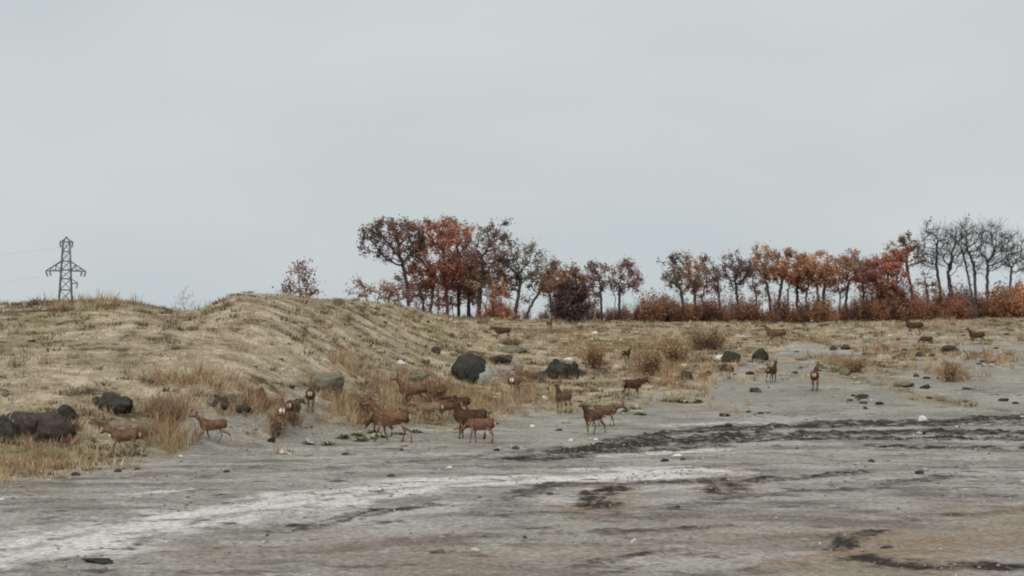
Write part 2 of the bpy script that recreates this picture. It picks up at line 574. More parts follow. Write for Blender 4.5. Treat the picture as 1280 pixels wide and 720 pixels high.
def build_grass():
    gm = lambda x, y: np.clip(masks(x, y)[0] - 0.1, 0, 1) * (0.12 + 0.88 * sstep(-0.12, 0.22, fbm(x * 0.8, y * 0.8, 4, 71)))
    x, y = scatter(150000, 25, 122, gm, 3)
    z = height(x, y)
    n = len(x)
    r = np.random.default_rng(5)
    f1 = fbm(x * 0.16, y * 0.11, 4, 61); f2 = fbm(x * 0.5, y * 0.35, 4, 81); f3 = fbm(x * 0.8, y * 0.8, 4, 83)
    straw = np.array([0.43, 0.35, 0.225]); pale = np.array([0.60, 0.505, 0.36]); olive = np.array([0.20, 0.175, 0.085]); brown = np.array([0.105, 0.072, 0.042])
    c = straw + (pale - straw) * sstep(-0.1, 0.4, f2)[:, None]
    c = c + (olive - c) * (sstep(0.0, 0.38, f1) * 0.65)[:, None]
    hb = np.exp(-(((x + 18) / 5.5) ** 2 + ((y - 52) / 5) ** 2)) + 0.6 * np.exp(-(((x + 10) / 3.5) ** 2 + ((y - 54) / 3) ** 2))
    c = c + (brown - c) * np.clip(sstep(-0.02, 0.3, f3 + 0.28 * hb) * 0.9, 0, 1)[:, None]
    c = c * r.uniform(0.8, 1.15, (n, 1))
    h = (0.08 + 0.15 * sstep(-0.3, 0.4, f2)) * r.uniform(0.5, 1.4, n)
    w = 0.016 + 0.0002 * y
    v, q, t, cl = blades(np.stack([x, y, z], 1), h, w, c, 6, 1.1, 0.2, 9)
    me = mesh('dry_grass', v, [q, t], MAT_GRASS, cl)
    tag(obj('dry_grass', me), 'short dry straw-coloured grass covering the hillside', 'grass', kind='stuff')


build_grass()


def build_scrub():
    gm = lambda x, y: np.clip(masks(x, y)[0] - 0.1, 0, 1) * (1 - .65 * sstep(66, 92, y)) * (0.15 + 0.9 * sstep(-0.1, 0.3, fbm(x * 0.25, y * 0.25, 4, 171)))
    x, y = scatter(17000, 27, 118, gm, 33)
    r = np.random.default_rng(35)
    n = len(x)
    pal = np.array([(.15, .115, .06), (.11, .08, .048), (.18, .16, .075), (.20, .14, .08), (.40, .34, .2), (.50, .43, .28)])
    c = pal[r.choice(6, n, p=(.2, .22, .22, .14, .12, .1))]
    h = r.uniform(.07, .22, n) * (.7 + y / 130)
    v, q, t, cl = blades(np.stack([x, y, height(x, y)], 1), h, np.full(n, .022) + .0003 * y, c, 22, 1.3, 0.24, 39)
    me = mesh('low_scrub', v, [q, t], MAT_GRASS, cl)
    tag(obj('low_scrub', me), 'ankle-high dark and olive scrub tufts speckling the dry slope', 'scrub', kind='stuff')


build_scrub()


def build_weeds():
    """rust-tan stalks along the foot of the slope"""
    zones = [((530, 500), 75, 28, 260), ((450, 520), 60, 16, 130), ((600, 505), 60, 18, 90), ((840, 468), 70, 26, 300), ((740, 445), 40, 22, 120), ((60, 568), 80, 22, 110),
             ((215, 545), 40, 16, 70), ((210, 515), 32, 12, 110), ((885, 428), 40, 12, 120), ((330, 512), 60, 12, 80), ((660, 495), 40, 14, 60),
             ((1190, 470), 30, 10, 70), ((1060, 455), 35, 10, 70), ((820, 432), 60, 12, 140), ((30, 592), 70, 10, 40), ((1250, 405), 50, 12, 110), ((1160, 410), 90, 6, 90), ((940, 408), 110, 6, 120), ((190, 390), 40, 6, 60), ((110, 382), 60, 5, 40), ((1120, 440), 90, 14, 110), ((1000, 425), 60, 8, 70), ((700, 420), 60, 10, 60), ((1230, 450), 60, 12, 60), ((480, 480), 80, 10, 70), ((240, 480), 80, 14, 60)]
    cols = [np.array(c) for c in ((0.35, 0.23, 0.135), (0.41, 0.295, 0.17), (0.28, 0.19, 0.12), (0.45, 0.36, 0.22), (0.29, 0.155, 0.088))]
    r = np.random.default_rng(15)
    P, H, W, CC = [], [], [], []
    for (cx, cy), rx, ry, k in zones:
        x0, y0 = hit(cx, cy, zbase)
        xe, ye = hit(cx + rx, cy, zbase); xt, yt = hit(cx, cy - ry, zbase); xb, yb = hit(cx, cy + ry, zbase)
        ax = abs(xe - x0); ay = max(0.5, (yt - yb) / 2)
        ym = (yt + yb) / 2
        x = x0 + r.normal(0, 0.5, k) * ax; y = ym + r.normal(0, 0.5, k) * ay
        P.append(np.stack([x, y, height(x, y)], 1)); H.append(r.uniform(0.15, 0.6, k) * (0.55 if cx < 110 else 1.0)); W.append(np.full(k, 0.022))
        CC.append(np.array([cols[i] for i in r.integers(0, 5, k)]))
    v, q, t, cl = blades(np.concatenate(P), np.concatenate(H), np.concatenate(W), np.concatenate(CC), 12, 0.75, 0.16, 19)
    me = mesh('dry_weeds', v, [q, t], MAT_GRASS, cl)
    tag(obj('dry_weeds', me), 'knee-high rust and tan dead weeds along the foot of the slope', 'weeds', kind='stuff')


build_weeds()

# ----------------------------------------------------------------- rocks
def rock_mesh(name, mat, seed, rough=0.28, facets=11, sub=4):
    r = np.random.default_rng(seed)
    bm = bmesh.new()
    bmesh.ops.create_icosphere(bm, subdivisions=sub, radius=1.0)
    v = np.array([p.co[:] for p in bm.verts])
    f = np.array([[q.index for q in p.verts] for p in bm.faces])
    bm.free()
    # chop by random planes, then roughen
    for k in range(facets):
        d = r.normal(size=3); d /= np.linalg.norm(d)
        c = r.uniform(0.5, 0.86)
        over = v @ d - c
        v = v - np.where(over > 0, over * 0.88, 0)[:, None] * d
    rad = 1 + rough * fbm(v[:, 0] * 1.4 + seed, v[:, 1] * 1.4 + v[:, 2] * 1.9, 4, seed) + 0.17 * fbm(v[:, 0] * 4 + v[:, 2] * 2, v[:, 1] * 4 - v[:, 2] * 3 + seed, 3, seed + 5)
    v = v * rad[:, None]
    return mesh(name, v, f, mat, smooth=False)


FEET = []


def rock(name, px, py, w, h, mat, seed, label, cat='boulder', group=None, rough=0.28, deep=0.8, rz=None, facets=11):
    """a rock whose foot centre shows at photo pixel (px, py), w x h photo pixels large"""
    x, yy, z = ground_pt(px, py)
    s = yy / F
    W, H = w * s, h * s
    me = rock_mesh(name, ROCK[mat], seed, rough, facets)
    o = obj(name, me)
    o.scale = (W / 1.55, W / 1.55 * deep, H / 1.3)
    o.location = (x, yy + W * 0.25, z + H * 0.25)
    o.rotation_euler = (random.uniform(-.12, .12), random.uniform(-.12, .12), random.uniform(-.6, .6) if rz is None else rz)
    if name == 'mud_clod': o.location.z -= H * .18
    tag(o, label, cat, group)
    if w >= 12 and name != 'mud_clod': FEET.append((x, yy + W * .25, W))
    return o


ORD = 'first second third fourth fifth sixth seventh eighth ninth tenth eleventh twelfth thirteenth fourteenth fifteenth sixteenth seventeenth eighteenth nineteenth twentieth'.split()
G = 'boulders on the slope'
rock('boulder', 587, 478, 40, 34, 'dark', 1, 'big rounded near-black boulder in the middle of the slope', group=G, rough=0.24, rz=0.2, facets=5)
rock('boulder', 606, 482, 20, 28, 'grey', 2, 'upright pale grey block leaning on the big black boulder', group=G)
rock('boulder', 630, 472, 30, 18, 'pink', 3, 'pinkish low boulder just right of the pale grey block', group=G)
rock('boulder', 624, 455, 34, 14, 'brown', 4, 'dark flat slab lying behind the pale grey block', group=G)
rock('boulder', 646, 470, 14, 22, 'pink', 5, 'small pinkish standing rock at the right end of the black boulder pile', group=G)
rock('boulder', 697, 474, 30, 28, 'dark', 6, 'dark hollowed boulder with a white stone in front of it', group=G)
rock('boulder', 714, 474, 16, 22, 'dark', 7, 'dark rock tight against the right of the hollowed boulder', group=G)
rock('boulder', 681, 473, 20, 9, 'dark', 8, 'low dark rock at the left foot of the hollowed boulder', group=G)
rock('stone', 694, 471, 16, 9, 'white', 9, 'white stone in front of the dark hollowed boulder', 'stone', rough=.15)
rock('stone', 710, 453, 12, 6, 'white', 10, 'small whitish stone on top edge of the dark hollowed boulder', 'stone')
rock('boulder', 748, 469, 20, 12, 'brown', 11, 'squat brown rock right of the dark hollowed boulder', group=G)
rock('boulder', 408, 490, 46, 24, 'olive', 12, 'low olive-grey boulder on the open slope left of centre', group=G, rough=.2)
rock('boulder', 395, 490, 16, 9, 'dark', 13, 'small black rock at the foot of the low olive-grey boulder', group=G)
rock('boulder', 143, 515, 38, 24, 'dark', 14, 'wedge-shaped dark boulder on the left slope with a raised left end', group=G, rough=.4)
rock('boulder', 52, 549, 56, 34, 'brown', 15, 'long low red-brown boulder of the rubble bank at the left edge', group=G, rough=.3, facets=6)
rock('boulder', 28, 547, 34, 30, 'brown', 60, 'brown-black boulder left of the long low one in the left rubble bank', group=G, rough=.35)
rock('boulder', 6, 552, 36, 36, 'dark', 16, 'blackish boulder cut by the left edge of the view', group=G, rough=.35)
rock('boulder', 20, 527, 40, 12, 'brown', 61, 'flat dark slab on top at the back of the left rubble bank', group=G, rough=.35)
rock('boulder', 83, 529, 24, 22, 'dark', 17, 'small black boulder at the right end of the left bank', group=G, rough=.35)
rock('stone', 22, 556, 16, 8, 'grey', 62, 'pale stone at the foot of the left rubble bank', 'stone')
rock('boulder', 106, 519, 14, 8, 'brown', 63, 'small brown rock between the black boulder and the wedge-shaped boulder', group=G)
rock('boulder', 92, 538, 13, 9, 'brown', 64, 'small brown rock under the black boulder of the left bank', group=G)
rock('boulder', 122, 507, 12, 14, 'brown', 18, 'small brown rock beside the wedge-shaped boulder', group=G)
rock('boulder', 80, 553, 16, 14, 'rust', 19, 'rusty rock below the small black boulder of the left bank', group=G)
rock('boulder', 303, 517, 18, 9, 'dark', 20, 'flat black rock right of the running rust-red deer', group=G)
rock('boulder', 274, 511, 22, 14, 'brown', 21, 'brown rock just above the running rust-red deer', group=G)
rock('boulder', 325, 501, 13, 17, 'rust', 22, 'pointed rust-coloured rock on the bare slope', group=G)
rock('boulder', 299, 504, 16, 11, 'olive', 23, 'olive rock above the flat black rock', group=G)
rock('boulder', 857, 475, 14, 16, 'dark', 24, 'dark rock with pale top among the rusty weeds', group=G)
rock('stone', 857, 461, 14, 6, 'white', 25, 'pale cap stone lying over the dark rock in the rusty weeds', 'stone')
rock('boulder', 916, 453, 22, 14, 'dark', 26, 'left of two dark rocks below the round dry bush', group=G)
rock('boulder', 951, 452, 22, 17, 'dark', 27, 'right of two dark rocks below the round dry bush', group=G)
rock('stone', 899, 452, 14, 11, 'white', 28, 'whitish rock left of the two dark rocks', 'stone')
rock('boulder', 878, 452, 16, 6, 'brown', 29, 'flat brown slab left of the whitish rock', group=G)
rock('boulder', 1188, 440, 18, 9, 'brown', 30, 'low brown rock on the right-hand ground below the treeline', group=G)
rock('boulder', 1083, 430, 11, 12, 'grey', 31, 'grey upright rock on the right-hand ground', group=G)
rock('boulder', 1058, 437, 10, 7, 'brown', 32, 'small brown rock left of the grey upright rock', group=G)
rock('boulder', 1042, 438, 9, 6, 'brown', 33, 'leftmost small brown rock on the right-hand ground', group=G)
rock('boulder', 492, 437, 11, 9, 'brown', 34, 'small dark knob of rock alone on the grass above the herd', group=G) if False else None
rock('boulder', 545, 442, 11, 9, 'brown', 34, 'small dark knob of rock alone on the grass left of the black boulder', group=G)
rock('stone', 500, 455, 10, 6, 'white', 35, 'white stone alone on the grass above the herd', 'stone')
rock('boulder', 635, 440, 40, 8, 'olive', 36, 'flat mossy slab above the black boulder pile', group=G, rough=.4)
rock('boulder', 1057, 469, 10, 9, 'olive', 37, 'small olive rock on the pale grass patch at right', group=G)
rock('boulder', 462, 488, 24, 8, 'olive', 38, 'low olive slab in the grass right of the olive-grey boulder', group=G)
rock('boulder', 520, 478, 34, 10, 'olive', 39, 'long low olive slab behind the rusty weeds', group=G)
for k_, (px_, py_, w_, h_, m_) in enumerate(((652, 478, 12, 8, 'brown'), (664, 472, 11, 8, 'pink'), (676, 479, 13, 7, 'brown'), (725, 470, 14, 12, 'brown'), (733, 476, 10, 6, 'pink'),
                                             (615, 482, 14, 6, 'pink'), (570, 482, 12, 6, 'grey'), (640, 480, 12, 7, 'dark'))):
    rock('stone', px_, py_, w_, h_, m_, 640 + k_, '%s from left of the small rubble stones below the central boulders' % ORD[[4, 5, 6, 7, 8, 2, 1, 3][k_] - 1], 'stone', 'rubble at the central boulders')
for k_, (px_, py_, w_, h_, m_) in enumerate(((868, 462, 12, 8, 'brown'), (885, 470, 10, 6, 'dark'), (905, 464, 14, 9, 'brown'), (930, 458, 12, 8, 'pink'), (938, 468, 10, 5, 'brown'))):
    rock('stone', px_, py_, w_, h_, m_, 660 + k_, '%s from left in the loose stones below the domed dry bush' % ORD[k_], 'stone', 'loose stones below the domed bush')
for px_, py_, w_, h_, m_, lab_ in ((1112, 434, 12, 8, 'grey', 'grey stone just right of the grey upright rock'), (1150, 446, 11, 6, 'brown', 'brown stone below the small dark grazing deer'),
                                   (1085, 445, 12, 5, 'dark', 'flat dark stone below the grey upright rock'), (1130, 484, 20, 7, 'olive', 'olive stone left of the tan dry bush on bare ground'),
                                   (1158, 486, 13, 6, 'brown', 'brown stone at the left foot of the tan dry bush on bare ground'), (1213, 487, 16, 6, 'grey', 'grey stone right of the tan dry bush on bare ground'),
                                   (1078, 498, 14, 5, 'dark', 'dark flat stone on grey ground below the olive stone'), (1256, 502, 10, 5, 'dark', 'dark stone near the right edge on grey ground'),
                                   (1100, 506, 9, 4, 'brown', 'small brown stone on grey ground above the long dark rut'), (905, 521, 12, 5, 'dark', 'dark stone alone on grey ground above the pale streak'),
                                   (850, 503, 22, 6, 'olive', 'low olive slab at the dirt edge below the rusty weeds'), (945, 491, 14, 6, 'brown', 'brown stone at the lower right end of the rusty weeds')):
    rock('stone', px_, py_, w_, h_, m_, 500 + px_, lab_, 'stone')
rock('mud_clod', 122, 704, 36, 7, 'dark', 40, 'black clod lying on the near ground at lower left', 'clod', rough=.6)
rock('mud_clod', 1054, 689, 20, 7, 'mud', 44, 'dark brown clod at the left end of the brown earth patch', 'clod', rough=.5)
rock('mud_clod', 1109, 685, 14, 4, 'mud', 45, 'small brown clod on the brown earth patch', 'clod', rough=.5)
rock('mud_clod', 547, 692, 18, 4, 'mud', 46, 'small brown clod on the near ground at centre', 'clod', rough=.5)
rock('mud_clod', 1035, 570, 26, 6, 'dark', 47, 'dark clod below the long dark rut', 'clod', rough=.5) if False else None
rock('stone', 594, 689, 10, 4, 'white', 48, 'white stone beside the small brown clod on the near ground', 'stone')
rock('stone', 340, 553, 9, 8, 'dark', 49, 'black stone on bare ground below the two rumps', 'stone')
rock('stone', 355, 568, 16, 5, 'white', 50, 'flat white stone on bare ground below the two rumps', 'stone')
rock('stone', 1154, 527, 10, 6, 'white', 51, 'white stone on the grey ground above the dark rut', 'stone')
rock('stone', 680, 500, 8, 6, 'white', 52, 'white stone left of the deer with raised neck', 'stone')

def rock_skirts():
    """dead grass grown up round the feet of the rocks"""
    r = np.random.default_rng(55)
    P, CC = [], []
    for x, y, W in FEET:
        k = int(10 + 26 * W)
        a = r.uniform(0, 6.28, k); q = r.uniform(.42, .75, k) * W
        px_, py_ = x + np.cos(a) * q, y + np.sin(a) * q * .85
        m = r.uniform(0, 1, k) < masks(px_, py_)[0] * .8 + .2
        P.append(np.stack([px_, py_, height(px_, py_)], 1)[m])
        CC.append(np.array([(.42, .33, .2), (.3, .2, .11), (.17, .13, .07), (.5, .42, .28)])[r.integers(0, 4, m.sum())])
    P = np.concatenate(P); CC = np.concatenate(CC)
    v, q, t, cl = blades(P, r.uniform(.12, .34, len(P)), np.full(len(P), .022), CC, 9, .9, .12, 57)
    tag(obj('rock_grass', mesh('rock_grass', v, [q, t], MAT_GRASS, cl)), 'dead grass grown up around the feet of the rocks', 'grass', kind='stuff')


rock_skirts()

# short rank of small stones, each one seen as a speck
def specks():
    r = np.random.default_rng(77)
    metas = [rock_mesh('stone', ROCK[k], 200 + i, 0.3, 5, 2) for i, k in enumerate(('white', 'grey', 'brown', 'dark'))]
    V, Q, CI = [], [], []
    n = 5200
    y = np.sqrt(r.uniform(14 ** 2, 100 ** 2, n)); x = y * r.uniform(-.42, .42, n)
    M = masks(x, y)
    dens = (1 - M[0]) * 0.45 + M[2] * 0.6 + 0.18
    d, s, L = pdist(GRASS_EDGE, x, y)
    dens = dens + 0.6 * np.exp(-(d / 2.5) ** 2)
    clus = sstep(-0.05, 0.35, fbm(x * 0.5, y * 0.25, 3, 505))
    k = r.uniform(0, 1, n) < dens * clus * (0.3 + 0.7 * sstep(16, 34, y))
    x, y = x[k], y[k]; mud = M[2][k]
    z = height(x, y)
    for ci, tone in enumerate(('white', 'grey', 'brown', 'dark')):
        sel = (r.integers(0, 10, len(x)))
        m = {'white': sel < 1, 'grey': (sel >= 1) & (sel < 5), 'brown': (sel >= 5) & (sel < 8), 'dark': sel >= 8}[tone] & ~((mud > .5) & (tone in ('white', 'grey')))
        bmv = np.array([v.co[:] for v in metas[ci].vertices]); bmf = np.array([p.vertices[:] for p in metas[ci].polygons])
        vs_, fs_ = [], []
        for i, j in enumerate(np.nonzero(m)[0]):
            sz = 0.014 * r.uniform(1, 4.2) ** 1.2 * (0.6 + y[j] / 45)
            a = r.uniform(0, 6.28)
            R = np.array([[math.cos(a), -math.sin(a), 0], [math.sin(a), math.cos(a), 0], [0, 0, 1]])
            vv = (bmv * np.array([sz * r.uniform(.8, 1.6), sz, sz * r.uniform(.45, .8)])) @ R.T + np.array([x[j], y[j], z[j] + sz * .2])
            vs_.append(vv); fs_.append(bmf + i * len(bmv))
        me = mesh('scattered_stones', np.concatenate(vs_), np.concatenate(fs_), ROCK[tone])
        tag(obj('scattered_stones', me), 'small %s stones and clods strewn over the dirt' % {'white': 'whitish', 'grey': 'grey', 'brown': 'brown', 'dark': 'blackish'}[tone], 'stones', kind='stuff')


specks()


def crumbs():
    r = np.random.default_rng(88)
    n = 6500
    y = np.sqrt(r.uniform(13.5 ** 2, 42 ** 2, n)); x = y * r.uniform(-.42, .42, n)
    M = masks(x, y)
    k = r.uniform(0, 1, n) < (1 - M[0]) * (sstep(-.1, .35, fbm(x * .7, y * .4, 4, 606)) + .5 * M[2])
    x, y = x[k], y[k]
    z = height(x, y)
    sz = 0.010 * r.uniform(1, 3.0, len(x)) ** 1.1 * (.7 + y / 60)
    oct_ = np.array([(1, 0, 0), (.2, 1, .1), (-1, .2, 0), (-.1, -1, 0), (.15, .1, .8), (0, 0, -.6)], float)
    tri = np.array([(0, 1, 4), (1, 2, 4), (2, 3, 4), (3, 0, 4), (1, 0, 5), (2, 1, 5), (3, 2, 5), (0, 3, 5)])
    v = oct_[None] * sz[:, None, None] * r.uniform(.6, 1.4, (len(x), 1, 3)) + r.normal(0, .12, (len(x), 6, 3)) * sz[:, None, None]
    a = r.uniform(0, 6.28, len(x)); ca, sa = np.cos(a)[:, None], np.sin(a)[:, None]
    v = np.stack([v[..., 0] * ca - v[..., 1] * sa + x[:, None], v[..., 0] * sa + v[..., 1] * ca + y[:, None], v[..., 2] + z[:, None] + .2 * sz[:, None]], -1)
    f = (np.arange(len(x))[:, None, None] * 6 + tri[None]).reshape(-1, 3)
    col = np.array([(.30, .28, .25), (.2, .18, .155), (.13, .112, .094), (.5, .48, .44)])[r.choice(4, len(x), p=(.48, .34, .1, .08))]
    m, nn_, p_ = new_mat('dirt_crumb')
    at_ = N(nn_, 'ShaderNodeVertexColor', layer_name='col')
    nn_.links.new(mixc(nn_, at_.outputs['Color'], (.8, .8, .8), noise_node(nn_, 30, 2), 'MULTIPLY'), p_.inputs['Base Color'])
    me = mesh('dirt_crumbs', v.reshape(-1, 3), f, m, np.repeat(col, 6, 0))
    tag(obj('dirt_crumbs', me), 'small crumbs of dry earth lying over the near dirt', 'dirt', kind='stuff')


crumbs()

# ----------------------------------------------------------------- trees
def tubes(nodes, parent, rad):
    """one frustum per edge; returns verts, faces"""
    V, T = [], []
    nv = 0
    i = np.nonzero(parent >= 0)[0]
    for sides, sel in ((7, rad[i] >= 0.05), (3, rad[i] < 0.05)):
        e = i[sel]
        if not len(e): continue
        a, b = nodes[parent[e]], nodes[e]
        d = b - a
        l = np.linalg.norm(d, axis=1, keepdims=True) + 1e-9
        d = d / l
        ref = np.where(np.abs(d[:, 2:3]) < 0.9, np.array([[0, 0, 1.0]]), np.array([[1.0, 0, 0]]))
        u = np.cross(d, ref); u /= np.linalg.norm(u, axis=1, keepdims=True)
        w = np.cross(d, u)
        ra, rb = rad[parent[e]], rad[e]
        ra = np.minimum(ra, rb * 1.6)
        ang = np.arange(sides) / sides * 2 * np.pi
        ring = np.cos(ang)[None, :, None] * u[:, None, :] + np.sin(ang)[None, :, None] * w[:, None, :]
        A = (a - d * (ra * 0.3)[:, None])[:, None, :] + ring * ra[:, None, None]
        B = (b + d * (rb * 0.3)[:, None])[:, None, :] + ring * rb[:, None, None]
        v = np.concatenate([A, B], 1).reshape(-1, 3)
        k = np.arange(len(e))[:, None, None] * 2 * sides + nv
        s = np.arange(sides)[None, :, None]; s2 = (s + 1) % sides
        q = np.concatenate([k + s, k + s2, k + s2 + sides, k + s + sides], 2).reshape(-1, 4)
        V.append(v); T.append(q); nv += len(v)
    return np.concatenate(V), np.concatenate(T)


def leaf_quads(cen, size, col, r):
    n = len(cen)
    a = r.normal(size=(n, 3)); a /= np.linalg.norm(a, axis=1, keepdims=True)
    b = np.cross(a, r.normal(size=(n, 3))); b /= np.linalg.norm(b, axis=1, keepdims=True)
    s = size[:, None]
    v = np.stack([cen - a * s, cen - b * s * .6, cen + a * s, cen + b * s * .6], 1).reshape(-1, 3)
    q = np.arange(n)[:, None] * 4 + np.array([[0, 1, 2, 3]])
    return v, q, np.repeat(col, 4, 0)


LEAFC = {'red': (0.18, 0.08, 0.056), 'rust': (0.205, 0.108, 0.068), 'orange': (0.255, 0.145, 0.085), 'brown': (0.15, 0.09, 0.062),
         'dark': (0.085, 0.062, 0.055), 'purple': (0.125, 0.082, 0.08), 'olive': (0.13, 0.115, 0.085), 'black': (0.06, 0.045, 0.04), 'mauve': (0.17, 0.108, 0.1)}


def grow(trunks, attr, r, step=0.22, infl=2.2, kill=0.4, iters=70):
    nodes, par = [], []
    for tr in trunks:
        tr = np.asarray(tr, float)
        prev = -1
        for k in range(len(tr) - 1):
            m = max(2, int(np.linalg.norm(tr[k + 1] - tr[k]) / step))
            for j in range(m + (k == len(tr) - 2)):
                p = tr[k] + (tr[k + 1] - tr[k]) * j / m
                if nodes and prev >= 0: p = p + r.normal(0, 0.1 * step, 3) * (1, 1, 0)
                nodes.append(p); par.append(prev); prev = len(nodes) - 1
    ntr = len(nodes)
    nodes = list(nodes)
    A = attr.copy()
    lowz = min(t[-1][2] for t in trunks) * 0.8
    ok = np.array([p[2] >= lowz * 0.75 for p in nodes])
    arr = np.array(nodes)
    ok = list(ok)
    for it in range(iters):
        if not len(A): break
        arr = np.array(nodes); okm = np.array(ok)
        D = np.linalg.norm(A[:, None, :] - arr[None], axis=2)
        D[:, ~okm] = 1e9
        near = D.argmin(1); dm = D[np.arange(len(A)), near]
        use = dm < (infl if it > 10 else 1e8)
        if not use.any(): break
        new = 0
        for k in np.unique(near[use]):
            s = A[use & (near == k)] - arr[k]
            s = (s / np.linalg.norm(s, axis=1, keepdims=True)).mean(0) + r.normal(0, 0.22, 3)
            s /= np.linalg.norm(s) + 1e-9
            p = arr[k] + s * step
            if np.min(np.linalg.norm(arr - p, axis=1)) < step * 0.35: continue
            nodes.append(p); par.append(int(k)); ok.append(True); new += 1
        if not new: 
            A = A[r.uniform(0, 1, len(A)) > 0.15]
            continue
        newarr = np.array(nodes[-new:])
        D2 = np.linalg.norm(A[:, None] - newarr[None], axis=2).min(1)
        A = A[D2 > kill]
    return np.array(nodes), np.array(par), ntr


def tree(name, px, py, y, trunks, lobes, label, bark='dark', r0=0.13, group=None, seed=0, leaf=0.095, twigs=3, twl=0.35, natt=None, tipr=0.011, gs=1.0):
    """trunks: lists of photo pixels from the foot up; lobes: (cx, cy, rx, ry, leaves, colour) in photo pixels, all at distance y"""
    r = np.random.default_rng(1000 + seed)
    s = y / F
    bx, _, bz0 = at_depth(px, py, y)
    bz = float(height(np.array([bx]), np.array([y]))[0]) - 0.05
    _, _, zref = at_depth(px, py, y)
    off = zref - bz          # drawn foot versus true ground

    def W(a, b, dep=0.0):
        return np.array([(a - px) * s, dep, (py - b) * s + off])
    TR = []
    for k, t in enumerate(trunks):
        dep = r.uniform(-.5, .5)
        pts = [W(a, b, dep * (j / max(1, len(t) - 1)) + dep * .4) for j, (a, b) in enumerate(t)]
        pts[0][2] = min(pts[0][2], 0.0)
        TR.append(pts)
    att = []
    lobes = list(lobes)
    for k in range(3):                                   # straggling side boughs
        l = lobes[r.integers(0, len(lobes))]
        if l[4] == 0 or l[2] < 12: continue
        a = r.uniform(0, 6.28)
        lobes.append((l[0] + math.cos(a) * l[2] * 0.95, l[1] + math.sin(a) * l[3] * 0.85, l[2] * .4, l[3] * .4, int(l[4] * .13), ('dark', l[5])[k % 2]))
    tot_area = sum(l[2] * l[3] for l in lobes)
    natt = natt or int(np.clip(tot_area * 0.22, 60, 480))
    for li, (cx, cy, rx, ry, nl, cn) in enumerate(lobes):
        k = max(12, int(natt * rx * ry / tot_area))
        u = r.normal(size=(k, 3)); u /= np.linalg.norm(u, axis=1, keepdims=True)
        u *= r.uniform(0.25, 1, (k, 1)) ** (1 / 2.2)
        dp = 0.8 * min(rx, ry * 1.3)
        att.append(np.stack([(cx - px) * s + u[:, 0] * rx * 1.12 * s, u[:, 1] * dp * s, (py - cy) * s + off + u[:, 2] * ry * 1.1 * s - .1], 1))
    A = np.concatenate(att)
    nodes, par, ntr = grow(TR, A, r, 0.22 * gs, 2.2 * gs, 0.4 * gs)
    n = len(nodes)
    # twigs on the outer nodes
    kids = np.bincount(par[par >= 0], minlength=n)
    outer = [i for i in range(ntr, n) if kids[i] == 0 or r.uniform() < 0.3]
    nn, pp = list(nodes), list(par)
    for i in outer:
        d0 = nodes[i] - nodes[par[i]]
        d0 /= np.linalg.norm(d0) + 1e-9
        for _ in range(twigs):
            d = d0 + r.normal(0, 0.7, 3) + (0, 0, 0.25)
            d /= np.linalg.norm(d)
            L = twl * r.uniform(.5, 1.2)
            nn.append(nodes[i] + d * L * .5); pp.append(i)
            nn.append(nn[-1] + (d + r.normal(0, .35, 3)) * L * .5); pp.append(len(nn) - 2)
    nodes = np.array(nn); par = np.array(pp); n2 = len(nodes)
    # pipe model radii
    a2 = np.zeros(n2)
    kids = np.bincount(par[par >= 0], minlength=n2)
    a2[kids == 0] = tipr ** 2.3
    order = np.argsort(-np.arange(n2))
    for i in order:
        if par[i] >= 0: a2[par[i]] += a2[i]
    rad = a2 ** (1 / 2.3)
    roots = np.nonzero(par < 0)[0]
    big = rad[roots].max()
    scl = r0 / max(big, 1e-6)
    rad = np.where(rad > tipr * 1.5, tipr * 1.5 + (rad - tipr * 1.5) * max(scl, 0.3) if scl < 1 else rad * (1 + (scl - 1) * np.clip((rad - tipr) / (big - tipr), 0, 1)), rad)
    rad = np.maximum(rad, tipr)
    e = empty(name, (bx, y, bz))
    tag(e, label, 'tree', group)
    root = np.arange(n2)
    for i in range(n2):
        if par[i] >= 0: root[i] = root[par[i]]
    for rt in roots:                                    # one trunk (with its limbs) per stem
        idx = np.nonzero(root == rt)[0]
        inv = np.full(n2, -1); inv[idx] = np.arange(len(idx))
        pl = np.where(par[idx] >= 0, inv[par[idx]], -1)
        v, f = tubes(nodes[idx], pl, rad[idx])
        obj('trunk', mesh('trunk', v, f, BARK[bark]), e)
    # leaves: clumps sit on outer nodes lying inside each lobe
    LV, LC, LS = [], [], []
    tips = np.array([i for i in range(ntr, n2)])
    tp = nodes[tips]
    for (cx, cy, rx, ry, nl, cn) in lobes:
        if not nl: continue
        nl = int(nl * 3.6)
        q = ((tp[:, 0] - (cx - px) * s) / (rx * s)) ** 2 + ((tp[:, 2] - (py - cy) * s - off) / (ry * s)) ** 2
        cand = tips[q < 1.6]
        if not len(cand): continue
        ncl = max(6, int(nl / 14))
        cs = nodes[r.choice(cand, ncl)]
        base = np.array(LEAFC[cn]) * 2.3
        tone = r.uniform(0.6, 1.35, ncl)
        wh = r.integers(0, ncl, nl)
        LV.append(cs[wh] + r.normal(0, 0.16, (nl, 3)) * r.uniform(.4, 1.4, (nl, 1)))
        LC.append(base * (tone[wh] * r.uniform(0.75, 1.3, nl))[:, None] * (1 + r.normal(0, .06, (nl, 3))))
        LS.append(leaf * r.uniform(.6, 1.2, nl))
    if LV:
        v, q, c = leaf_quads(np.concatenate(LV), np.concatenate(LS), np.clip(np.concatenate(LC), 0.01, 1), r)
        obj('crown', mesh('crown', v, q, MAT_LEAF, c), e)
    return e


